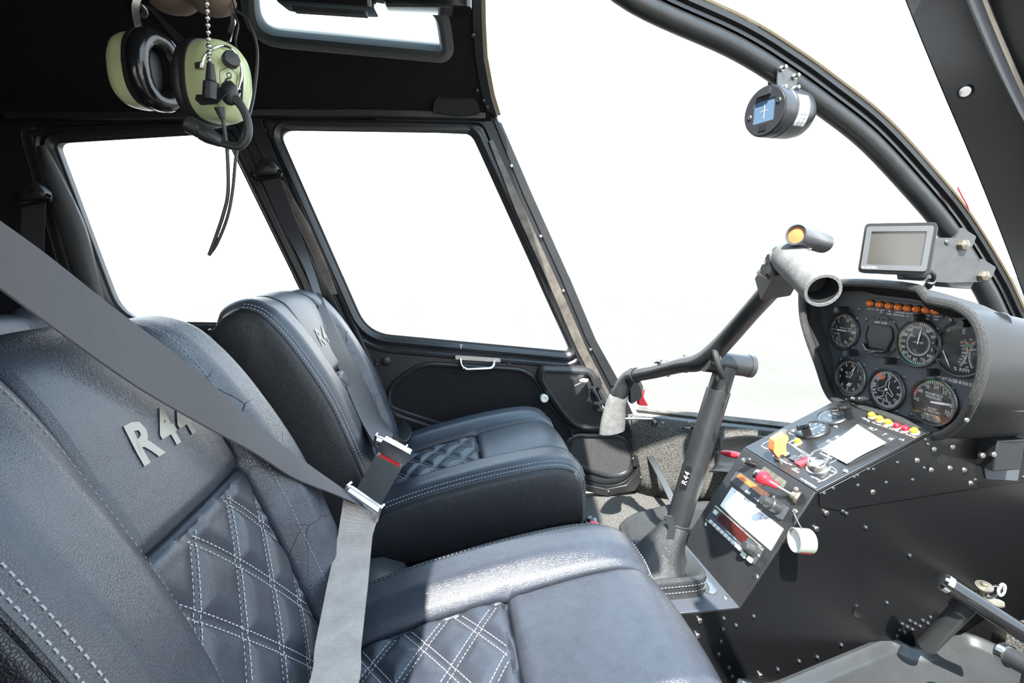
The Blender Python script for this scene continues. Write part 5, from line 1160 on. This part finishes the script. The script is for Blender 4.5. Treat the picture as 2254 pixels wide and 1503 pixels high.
# ================================================================== compass under the bow
co = empty('magnetic_compass', P(1720, 290, 'y', 0), 'round black magnetic compass with a white correction card hung under the bow', 'compass')
ca, cb = P(1683, 254, 'y', -.022), P(1783, 250, 'y', .006); ca = ca; d = (cb - ca); Lc = d.length; d.normalize()
d = V((.93, .30, .04)).normalized(); cc = P(1722, 250, 'y', 0); Lc = .105; ca = cc - d * .043
mk('housing', MB().lathe([(.0385, .0), (.0395, .002), (.0395, .020), (.0385, .021), (.0385, .024), (.0395, .025), (.0395, .055), (.037, .074), (.029, .088), (.017, .095), (.0005, .097)], ca, d, 36), 'compass_black', co)
cf = Fr(ca, V((0, 0, 1)).cross(-d), V((0, 0, 1))); cf = Fr(ca, cf.X, cf.N.cross(cf.X)); 
if cf.N.dot(d) > 0: cf = Fr(ca, -cf.X, cf.Y)
mk('face_plate', MB().prism(circ(.0375, 36), cf, 0, .002, [rrect(.038, .034, .003)]), 'compass_black', co, bevel=.0006)
mk('sight_glass', MB().prism(rrect(.040, .036, .003), cf, -.0005, .0008), 'compass_sky', co)
mb = MB(); mb.box(cf.sub(0, 0, .001), .0008, .022, .0003); mb.box(cf.sub(0, 0, .001), .014, .0006, .0003); mk('lubber_line', mb, 'white_print', co)
mk('lamp_cover', MB().prism(rrect(.022, .010, .002, cy=.028), cf, .002, .007), 'plastic_grey', co, bevel=.0015)
mk('adjust_slot', MB().prism(rrect(.014, .009, .001, cy=-.026), cf, .002, .003), 'dial_black', co)
for x, y in ((-.026, -.004), (.026, .010)): inst('screw', PS2, cf.sub(x, y, .002), co)
rows = []; toc = (CAM - cc); toc = (toc - d * toc.dot(d)).normalized(); up_ = d.cross(toc); up_ = up_ if up_.z > 0 else -up_
for k in range(9):
    t = math.radians(-22 + 70 * k / 8); dd = toc * math.cos(t) + up_ * math.sin(t); rows.append([ca + dd * .0398 + d * x for x in (.029, .0545)])
cd_ = mk('correction_card', MB().grid(rows), 'paper', co, solid=-.0004)
mb = MB()
for k in (1, 2, 3):
    rr_ = [p + (p - ca - d * (p - ca).dot(d)).normalized() * .0007 for p in rows[k]]; mb.tube([rr_[0].lerp(rr_[1], .05), rr_[0].lerp(rr_[1], .95)], .0003, 5)
for s_ in (.35, .65): mb.tube([rows[k][0].lerp(rows[k][1], s_) + (rows[k][0] - ca - d * (rows[k][0] - ca).dot(d)).normalized() * .0007 for k in range(0, 4)], .0003, 5)
mk('card_rules', mb, 'print_dark', cd_)
HF = Fr((0, -.020, 0), (1, 0, 0), (0, 0, 1))
mk('hanger_plate', MB().prism(rpoly([V(HF.px(u, v)) for u, v in ((1709, 206), (1709, 150), (1718, 148), (1752, 165), (1752, 206))], .003), HF, 0, .003), 'steel_dark', co, bevel=.0008)
HB = Fr((0, .022, 0), (1, 0, 0), (0, 0, 1)); mk('hanger_plate', MB().prism([V(HB.px(u, v)) for u, v in ((1692, 206), (1692, 150), (1740, 165), (1740, 206))], HB, -.003, 0), 'black_paint', co)
for u, v in ((1719, 152), (1747, 170), (1719, 195), (1747, 196)): mk('hanger_bolt', MB().lathe([(.0045, 0), (.0045, .003), (.003, .0035), (.003, .010), (.0005, .0105)], HF.at(u, v, .003), V((.25, -1, .1)), 8), 'steel', co)

# ================================================================== headset, hanging strap, ball chain
hs = empty('aviation_headset', (-.36, -.01, .87), 'pale green aviation headset with black ear seals hanging from the roof', 'headset')
AX = V((.80, -.60, .0)).normalized(); SB = V((.60, .80, 0)).normalized()
def oval(c, ax, w_, h_, k=44, p=2.6, tilt=0):
    s_ = ax.cross(V((0, 0, 1))).normalized(); u_ = s_.cross(ax).normalized(); out = []
    for i in range(k):
        t = 2 * math.pi * i / k; ct, st = math.cos(t), math.sin(t); out.append(c + s_ * math.copysign(abs(ct) ** (2 / p), ct) * w_ + u_ * math.copysign(abs(st) ** (2 / p), st) * h_)
    return out
def earcup(c, ax, inner):                        # ax points from the shell to the open side
    sh = mk('ear_cup', MB().loft([oval(c + ax * h, ax, .036 * k, .050 * k) for h, k in ((.004, 1), (-.016, 1), (-.026, .96), (-.034, .84), (-.040, .62), (-.043, .35), (-.0435, .05))]), 'headset_green', hs)
    mk('cup_flange', MB().loft([oval(c + ax * h, ax, .0375 * k, .0515 * k) for h, k in ((.003, 1), (.008, 1.03), (.012, 1.03))]), 'seal_matte', hs)
    mk('ear_seal', MB().tube(oval(c + ax * .021, ax, .0275, .0415, 44, 2.3), .0135, 14, closed=True), 'seal_black' if inner else 'seal_matte', hs)
    mk('cup_foam', MB().loft([oval(c + ax * h, ax, .026, .040) for h in (.008, .013)]), 'seal_matte', hs)
    return sh
c1 = P(322, 158, 'y', .02); c2 = P(472, 184, 'y', -.055)
A1 = V((.92, -.39, -.03)).normalized(); A2 = V((-.82, .56, .08)).normalized()
earcup(c1, A1, True); sh2 = earcup(c2, A2, False)
# stirrups and headband rods
def rod(pts, r=.0018, mt='chrome', nm='stirrup'): return mk(nm, MB().tube(catmull(pts, 6), r, 8), mt, hs)
rod([P(278, 132, 'y', -.01), P(272, 105, 'y', .0), P(280, 80, 'y', .01), P(298, 72, 'y', .02)], .0014)
mk('slide_block', MB().box(Fr(P(296, 76, 'y', .015), (1, -.3, .1), (0, 0, 1)), .020, .008, .008), 'steel', hs, bevel=.001)
mk('band_rod', MB().ribbon(catmull([P(306, 70, 'y', .02), P(304, 55, 'y', .02), P(300, 38, 'y', .02), P(299, 10, 'y', .02), P(310, -20, 'y', .02)], 4), V((.008, .004, 0)), .0022), 'steel', hs)
mk('band_rod', MB().ribbon(catmull([P(502, 92, 'y', -.045), P(508, 66, 'y', -.04), P(514, 45, 'y', -.035), P(512, 20, 'y', -.03), P(500, -20, 'y', -.02)], 4), V((.007, -.004, 0)), .0022), 'chrome', hs)
rod([P(445, 148, 'y', -.10), P(450, 126, 'y', -.10), P(468, 108, 'y', -.098), P(490, 101, 'y', -.09), P(512, 110, 'y', -.085), P(527, 135, 'y', -.08), P(532, 165, 'y', -.08), P(524, 203, 'y', -.085)], .0016)
mk('pivot_lug', MB().box(Fr(P(441, 146, 'y', -.098), (1, -.5, 0), (0, 0, 1)), .010, .008, .008), 'steel', hs, bevel=.001)
mk('pivot_lug', MB().box(Fr(P(277, 132, 'y', -.012), (1, -.3, .2), (0, 0, 1)), .010, .008, .008), 'steel', hs, bevel=.001)
mk('pivot_lug', MB().box(Fr(P(524, 203, 'y', -.085), (1, -.5, 0), (0, 0, 1)), .005, .007, .005), 'chrome', hs)
mk('head_pad', MB().ball(P(382, 2, 'y', .0), .03, 16, None, (1.05, .8, .55)), 'pad_brown', hs); mk('head_pad', MB().ball(P(468, 0, 'y', -.02), .03, 16, None, (1.0, .8, .66)), 'pad_brown', hs)
mk('head_band', MB().tube(catmull([P(310, -18, 'y', .02), P(360, -50, 'y', .01), P(430, -58, 'y', -.005), P(500, -18, 'y', -.02)], 6), .006, 8), 'seal_matte', hs)
# volume knob, emblem, jack plug, microphone boom, cables
sn = (P(508, 132, 'y', -.098)); kf = -A2
mk('volume_knob', MB().lathe([(.010, -.003), (.010, .004), (.0085, .006), (.0005, .007)], sn, (V((.62, -.75, .1))), 20), 'seal_matte', hs)
ef = Fr(P(502, 172, 'y', -.1015), V((.77, .60, 0)), V((-.05, 0, 1))); ef = Fr(ef.O, V((.80, .56, .0)), V((.1, .0, 1)))
mb = MB(); lp_ = rpoly([V((-.010, .006)), V((0, .013)), V((.010, .006)), V((.009, -.010)), V((0, -.014)), V((-.009, -.010))], .003)
ncup = (ef.N if ef.N.y < 0 else -ef.N)
mb.tube([ef.pt(p.x, p.y) + ncup * .002 for p in lp_], .0004, 5, closed=True); mb.tube(catmull([ef.pt(x, y) + ncup * .002 for x, y in ((-.004, -.005), (.003, .003), (.001, .006), (-.002, .003), (.004, -.005))], 5), .0006, 5); mb.tube(catmull([ef.pt(x, y) + ncup * .002 for x, y in ((.004, .001), (-.002, -.001), (-.004, -.006), (.001, -.007))], 5), .0006, 5)
mk('emblem', mb, 'seal_matte', hs)
mk('jack_plug', MB().tube([P(463, 140, 'y', -.108), P(464, 165, 'y', -.108), P(464, 178, 'y', -.108), P(465, 182, 'y', -.108), P(465, 218, 'y', -.106)], [.004, .0055, .006, .009, .010], 14), 'seal_matte', hs)
mb = MB(); mb.loft([[P(450, 226, 'y', -.10) + V((x * k, -.010 * k, z * k)) for x, z in ((-.006, .0), (.0, -.006), (.018, -.004), (.03, .008), (.024, .016), (.010, .006), (-.004, .006))] for k in (.6, 1, 1.1)]); mk('mic_bracket', mb, 'gloss_black', hs, bevel=.001)
mk('boom_clamp', MB().ball(P(505, 205, 'y', -.10), .012, 14, None, (.9, .7, 1.25)), 'seal_matte', hs)
boom = catmull([P(505, 205, 'y', -.10), P(530, 232, 'y', -.10), P(545, 265, 'y', -.10), P(545, 300, 'y', -.10), P(528, 322, 'y', -.10), P(505, 320, 'y', -.10), P(488, 315, 'y', -.10)], 6); mk('mic_boom', MB().tube(boom, [.005 if i > 6 else .007 - i * .0003 for i in range(len(boom))], 10), 'seal_matte', hs)
mk('microphone', MB().tube([P(492, 318, 'y', -.10), P(486, 314, 'y', -.10), P(462, 300, 'y', -.10), P(448, 292, 'y', -.10), P(444, 288, 'y', -.10), P(440, 286, 'y', -.10), P(415, 273, 'y', -.10), P(407, 268, 'y', -.10)], [.003, .006, .010, .0105, .0095, .0105, .0105, .005], 16), 'seal_matte', hs)
mk('cable_strain', MB().tube([P(484, 238, 'y', -.10), P(490, 262, 'y', -.10)], [.0065, .0035], 12), 'seal_matte', hs)
mk('cable', MB().tube(catmull([P(490, 260, 'y', -.10), P(500, 330, 'y', -.10), P(502, 420, 'y', -.10), P(492, 470, 'y', -.10), P(472, 530, 'y', -.10), P(460, 562, 'y', -.10)], 6), .0024, 8), 'seal_matte', hs)
mk('cable', MB().tube(catmull([P(516, 20, 'y', -.05), P(545, 45, 'y', -.05), P(566, 110, 'y', -.05), P(560, 200, 'y', -.06), P(545, 265, 'y', -.08), P(522, 330, 'y', -.10), P(512, 420, 'y', -.10), P(500, 480, 'y', -.10), P(478, 535, 'y', -.10), P(460, 562, 'y', -.10)], 6), .0021, 8), 'seal_matte', hs)
mk('cable', MB().tube(catmull([P(514, 30, 'y', -.04), P(524, 55, 'y', -.04), P(518, 95, 'y', -.05), P(532, 150, 'y', -.07), P(532, 215, 'y', -.09), P(528, 240, 'y', -.10)], 6), .0017, 8), 'seal_matte', hs)
# ball chain
ch = empty('ball_chain', P(460, 150, 'y', -.112), 'steel ball chain hanging down in front of the green headset', 'chain')
bd = MB(); bd.ball((0, 0, 0), .0031, 10); BD2 = local_mesh('bead', bd, 'steel')
t0, t1 = P(452, -40, 'y', -.112), P(461, 132, 'y', -.112)
for k in range(12): inst('bead', BD2, Fr(t0.lerp(t1, k / 11), (1, 0, 0), (0, 1, 0)), ch)
mk('link_wire', MB().cyl(t0, t1, .0007, n=6), 'steel', ch)
mk('drop_wire', MB().cyl(V((t0.x, t0.y, 1.285)), t0, .0012, n=6), 'steel', ch)
# hanger strap with a washer on the headliner
hk = empty('hanger_strap', RF.at(402, 97, .0), 'grey strap with a round steel washer fixed to the headliner', 'strap')
mk('strap_bar', MB().prism([V(RF.px(u, v, .004)) for u, v in ((322, 12), (334, 16), (412, 93), (398, 104))], RF, .001, .005), 'plastic_grey', hk)
mk('washer', MB().lathe([(.016, .002), (.016, .010), (.014, .012), (.005, .012), (.005, .008)], RF.at(311, 18, .002), RF.N, 24), 'steel', hk); mk('washer_bolt', MB().lathe([(.005, .008), (.005, .011), (.001, .0115)], RF.at(311, 18, .002), RF.N, 12), 'gloss_black', hk)
# folded sun visors under the roof
for (u0, u1), lb in (((612, 824), 'dark folded sun visor with a hanging flap, at the skylight'), ((846, 1038), 'plain dark folded sun visor between the skylight and the pillar')):
    y = .30; a, b = P(u0, 14, 'y', y), P(u1, 16, 'y', y)
    v_ = empty('sun_visor', (a + b) / 2, lb, 'sun visor', 'folded sun visors')
    f = Fr((a + b) / 2 + V((0, .03, .02)), (1, 0, 0), (0, 1, .25))
    mk('visor_panel', MB().prism(rrect(b.x - a.x, .10, .015), f, -.010, .010), 'gloss_black', v_, bevel=.004)
    mk('visor_arm', MB().cyl(V((a.x + .03 if u0 < 700 else b.x - .02, y + .04, f.O.z)), V((a.x + .03 if u0 < 700 else b.x - .02, y + .04, 1.29)), .005, n=10), 'steel_dark', v_)
    if u0 < 700: mk('visor_flap', MB().prism(rrect(P(808, 20, 'y', y).x - P(648, 20, 'y', y).x, .03, .003), Fr(P(728, 16, 'y', y + .0), (1, 0, 0), (0, 1, .25)), -.012, -.004), 'rubber', v_)
    else: mk('visor_edge', MB().cyl(a + V((.004, 0, .004)), b + V((-.004, 0, .004)), .0045, n=10), 'plastic_grey', v_)

# ================================================================== floor: trays, pedals, far footwell
def tray(name, px, z, label, sink=.018, rim=.02, r=.03):
    loop = resample(rpoly([V((p.x, p.y)) for p in (P(u, v, 'z', z) for u, v in px)], r, 6), 110); fr = Fr((0, 0, 0), (1, 0, 0), (0, 1, 0))
    mb = MB(); mb.loft([[fr.pt(p.x, p.y, h) for p in offs(loop, o)] for o, h in ((.006, FL), (.004, z - .006), (0, z), (-.006, z + .001), (-.012, z - .002), (-.020, z - sink * .8), (-.026, z - sink))], caps=True)
    return mk(name, mb, 'plastic_grey', None, label=label, cat='tray', group='floor trays')
tray('floor_tray', ((1362, 1152), (1398, 1128), (1480, 1108), (1620, 1096), (1700, 1110), (1640, 1200), (1560, 1260), (1470, 1240), (1395, 1232)), -.035, 'grey moulded floor tray in the far footwell, behind the cyclic stick', .016)
z = .0
near = [P(u, v, 'z', z) for u, v in ((1690, 1506), (1962, 1394), (2012, 1430), (2120, 1384), (2254, 1445), (2300, 1470))]
loop = resample(rpoly([V((p.x, p.y)) for p in near] + [V((.90, -.34)), V((.76, -.46)), V((.50, -.54)), V((.46, -.13))], [.02, .02, .02, .03, .03, .03, .03, .04, .04, .03], 6), 130); fr = Fr((0, 0, 0), (1, 0, 0), (0, 1, 0))
mb = MB(); mb.loft([[fr.pt(p.x, p.y, h) for p in offs(loop, o)] for o, h in ((.005, FL), (.003, z - .006), (0, z), (-.006, z + .001), (-.012, z - .002), (-.018, z - .010), (-.024, z - .013))]); mk('floor_tray', mb, 'plastic_grey', None, label='grey moulded floor tray under the pedals beside the console side', cat='tray', group='floor trays')
pk = empty('pull_knob', P(1412, 1215, 'z', FL + .02), 'round black pull knob standing up from the far floor tray', 'knob')
q = P(1414, 1196, 'y', .19); 
mk('knob_head', MB().lathe([(.007, -.02), (.008, -.008), (.014, .0), (.0185, .007), (.018, .0095), (.0005, .010)], q, (-.05, -.1, 1), 24), 'rubber', pk); mk('knob_stem', MB().cyl(V((q.x, q.y, FL + .018)), q - V((0, 0, .015)), .0065, n=14), 'rubber', pk)
# anti-torque pedals
def pedal(name, ends, y0, r, label, mt):
    o = empty(name, (ends[0] + ends[1]) / 2 + V((0, 0, -.05)), label, 'pedal', 'anti-torque pedals'); d = (ends[1] - ends[0]).normalized()
    mk('foot_bar', MB().cyl(*ends, r, n=20), mt, o); mk('end_cap', MB().lathe([(r * 1.12, -.006), (r * 1.15, .002), (r * .9, .006), (.0005, .007)], ends[0], -d, 20), 'chrome', o)
    return o
p0, p1 = P(2080, 1282, 'y', -.21), P(2262, 1400, 'y', -.27)
po_ = pedal('rudder_pedal', (p0, p1), 0, .0125, 'gloss black tubular pedal bar crossing in front of the console side', 'gloss_black')
mk('pedal_post', MB().cyl(P(2040, 1420, 'y', -.17), P(2128, 1330, 'y', -.215), .0140, n=20), 'plastic_grey', po_); mk('post_sleeve', MB().cyl(P(2112, 1340, 'y', -.21), P(2135, 1318, 'y', -.22), .0150, n=20), 'rubber', po_)
p0, p1 = P(2212, 1440, 'y', -.30), P(2290, 1480, 'y', -.34); pe_ = pedal('rudder_pedal', (p0, p1), 0, .013, 'grey tubular pedal end just above the perforated floor plate', 'plastic_grey')
mk('pedal_post', MB().cyl(p0 + (p1 - p0) * .9, V((p1.x, p1.y + .01, FL)), .012, n=14), 'plastic_grey', pe_)
# quick release pin with ring near the pedal
qr = empty('quick_release_pin', P(2180, 1325, 'y', -.19), 'steel quick release pin with a wire ring beyond the pedal bar', 'pin')
q = P(2166, 1292, 'y', -.19); mk('pin_head', MB().lathe([(.006, -.016), (.006, -.003), (.0115, .0), (.0115, .003), (.004, .004), (.004, .007), (.0005, .0075)], q, (-.2, -.2, 1), 20), 'brass_worn', qr)
mk('pin_ring', MB().tube([P(2190, 1300, 'y', -.19) + V((.014 * math.cos(t), 0, .009 * math.sin(t))) for t in [2 * math.pi * k / 20 for k in range(20)]], .0016, 6, closed=True), 'chrome', qr); mk('pin_loop', MB().tube([P(2205, 1298, 'y', -.19) + V((.006 * math.cos(t), 0, .010 * math.sin(t))) for t in [2 * math.pi * k / 18 for k in range(18)]], .0022, 6, closed=True), 'sign_white', qr)
mb = MB(); mb.loft([[P(u, v, 'y', -.185 + dy) for u, v in ((2128, 1318), (2150, 1302), (2180, 1310), (2212, 1325), (2212, 1338), (2188, 1338), (2150, 1330))] for dy in (0, .084)]); mk('pin_block', mb, 'floor_metal', qr, bevel=.003)
# bare floor plates showing past the tray
fp = empty('floor_plate', P(2060, 1400, 'z', FL), 'bare metal floor plate with lightening holes under the pedals', 'floor plate')
mk('plate', MB().prism([V((.66, -.115)), V((1.02, -.115)), V((1.02, -.30)), V((.66, -.30))], Fr((0, 0, 0), (1, 0, 0), (0, 1, 0)), FL, FL + .004), 'floor_metal', fp)
hp_ = P(2205, 1400, 'z', FL + .02); hl = [circ(.006, 14, hp_.x + i * .022 + j * .008, hp_.y - j * .022) for i in range(-1, 4) for j in range(-1, 2)]
mk('perforated_strip', MB().prism([V((hp_.x - .04, hp_.y - .05)), V((hp_.x + .10, hp_.y - .05)), V((hp_.x + .10, hp_.y + .04)), V((hp_.x - .04, hp_.y + .04))], Fr((0, 0, 0), (1, 0, 0), (0, 1, 0)), FL + .018, FL + .021, hl), 'floor_metal', fp)
for sx in (-.035, .095): mk('strip_leg', MB().wbox((hp_.x + sx - .003, hp_.y - .045, FL + .003), (hp_.x + sx + .003, hp_.y + .035, FL + .019)), 'floor_metal', fp)
# carpeted side hump at the nose on the near side
mk('floor_hump', MB().loft([[V((x, y, FL)), V((x, y, FL + h)), V((x + .02, y - .03, FL + h + .03)), V((x + .1, y - .2, FL + h + .05)), V((x + .1, y - .2, FL))] for x, y, h in ((1.0, -.13, .10), (1.03, -.2, .12), (1.05, -.3, .14))]), 'carpet', None, kind='structure')
# far footwell: gas strut, black sheet, prop bar
gs = empty('gas_strut', P(1490, 945, 'y', .57), 'slim black gas strut with white print lying below the windscreen frame', 'gas strut')
a, b = P(1452, 938, 'y', .592), P(1560, 946, 'y', .50); mk('strut_body', MB().cyl(a, b, .009, n=18), 'gloss_black', gs); mk('strut_end', MB().cyl(a - (b - a).normalized() * .03, a, .0055, n=12), 'steel_dark', gs)
mk('strut_rod', MB().cyl(P(1375, 921, 'y', .60), P(1449, 922, 'y', .585), .004, n=10), 'steel', gs); mk('ball_joint', MB().ball(P(1441, 930, 'y', .585), .011, 14), 'steel_dark', gs)
dr = (b - a).normalized(); n_ = V((-.1, -1, .55)); n_ = (n_ - dr * n_.dot(dr)).normalized(); sf_ = Fr(a.lerp(b, .32) + n_ * .0092, dr, n_.cross(dr)); mb = MB(); text(mb, 'K GAS SPRING  DO NOT OPEN', sf_, 0, 0, .006, h=.0002, sx=.75); mk('strut_print', mb, 'white_print', gs)
for u, v in ((1383, 912), (1398, 916), (1415, 918), (1466, 930), (1523, 929)): q = P(u, v, 'z', .21); inst('screw', PS2, Fr(q + V((-.012, -.004, 0)), (0, -1, 0), (0, 0, 1)), gs)
pb = [P(1424, 992, 'y', .625), P(1462, 1062, 'y', .50), P(1488, 1116, 'y', .43)]; mk('prop_bar', MB().ribbon(pb, (pb[2] - pb[0]).cross(V((.5, 1.25, -.6))).normalized() * .019, .005), 'steel_dark', None, label='flat dark metal bar leaning from door sill to the far floor tray', cat='bar', bevel=.001)
pts = [[(1580, 965), (1640, 958), (1700, 962), (1770, 972)], [(1582, 995), (1645, 985), (1705, 992), (1772, 1000)], [(1575, 1022), (1640, 1015), (1700, 1018), (1772, 1025)], [(1562, 1036), (1620, 1042), (1690, 1048), (1772, 1052)]]
ys = [[.47, .42, .37, .32], [.47, .42, .37, .32], [.46, .41, .36, .31], [.44, .40, .35, .30]]
rows = []
for i in range(4): rows.append(catmull([P(u, v, 'y', ys[i][j] - .01) for j, (u, v) in enumerate(pts[i])], 6))
rows = [list(r) for r in zip(*[catmull(list(c), 6) for c in zip(*rows)])]
mk('vinyl_sheet', MB().grid(rows), 'film_black', None, label='glossy black vinyl sheet in the nose behind the stick and radios', cat='vinyl sheet', solid=.002)
mk('sheet_edge', MB().tube([r[0] for r in rows][:1] + [], .003) if False else MB().cyl(P(1560, 1035, 'y', .435), P(1640, 1046, 'y', .39), .0045, n=10), 'plastic_grey', None, label='thin grey tube along the bottom of the vinyl sheet', cat='tube')
# small valve cluster at the far seat front, fire bottle at the near seat front
vc = empty('valve_cluster', P(1302, 1160, 'y', .11), 'small switch cluster with a red button at the front of the tunnel', 'switch')
q = P(1303, 1140, 'y', .105); mk('cluster_plate', MB().wbox((q.x - .012, q.y - .02, .0555), (q.x + .016, q.y + .02, q.z - .012)), 'black_paint', vc, bevel=.002)
q = P(1308, 1157, 'y', .095); mk('red_button', MB().lathe([(.006, -.008), (.008, .0), (.0085, .005), (.0005, .007)], q, (.1, -.25, 1), 16), 'red', vc); mk('toggle', MB().lathe([(.005, -.006), (.006, .002), (.0005, .004)], P(1296, 1140, 'y', .10), (.1, -.2, 1), 12), 'gloss_black', vc)
mb = MB(); text(mb, 'ON', Fr(P(1310, 1143, 'y', .098), (0, -1, 0), (1, 0, .3)), 0, 0, .006); mk('cluster_print', mb, 'white_print', vc)
fe = empty('fire_extinguisher', P(1545, 1495, 'z', FL), 'red fire extinguisher lying low in front of the near seat by the console', 'extinguisher')
q = P(1552, 1478, 'y', -.21); ax = V((-.45, -.1, -1)).normalized(); Lb = (q.z - FL - .02) / -ax.z
mk('bottle', MB().lathe([(.0005, -.004), (.012, -.001), (.022, .010), (.026, .03), (.026, Lb), (.0005, Lb + .002)], q + V((-.012, 0, 0)), ax, 24), 'extinguisher_red', fe); mk('bottle_label', MB().lathe([(.0264, .034), (.0264, .06)], q + V((-.012, 0, 0)), ax, 24, caps=False), 'sign_white', fe); mk('valve', MB().lathe([(.007, -.02), (.008, -.004), (.010, .004)], q + V((-.012, 0, 0)), ax, 14), 'steel_dark', fe)

ys_ = [P(u, v, 'y', -.03) + V((.02, 0, .01)) for u, v in ((2084, 425), (2094, 445), (2104, 462), (2109, 476))]
mk('yaw_string', MB().tube(catmull(ys_, 5), .0012, 6), 'red_knob', None, label='thin red yaw string on the outside of the windscreen', cat='string')
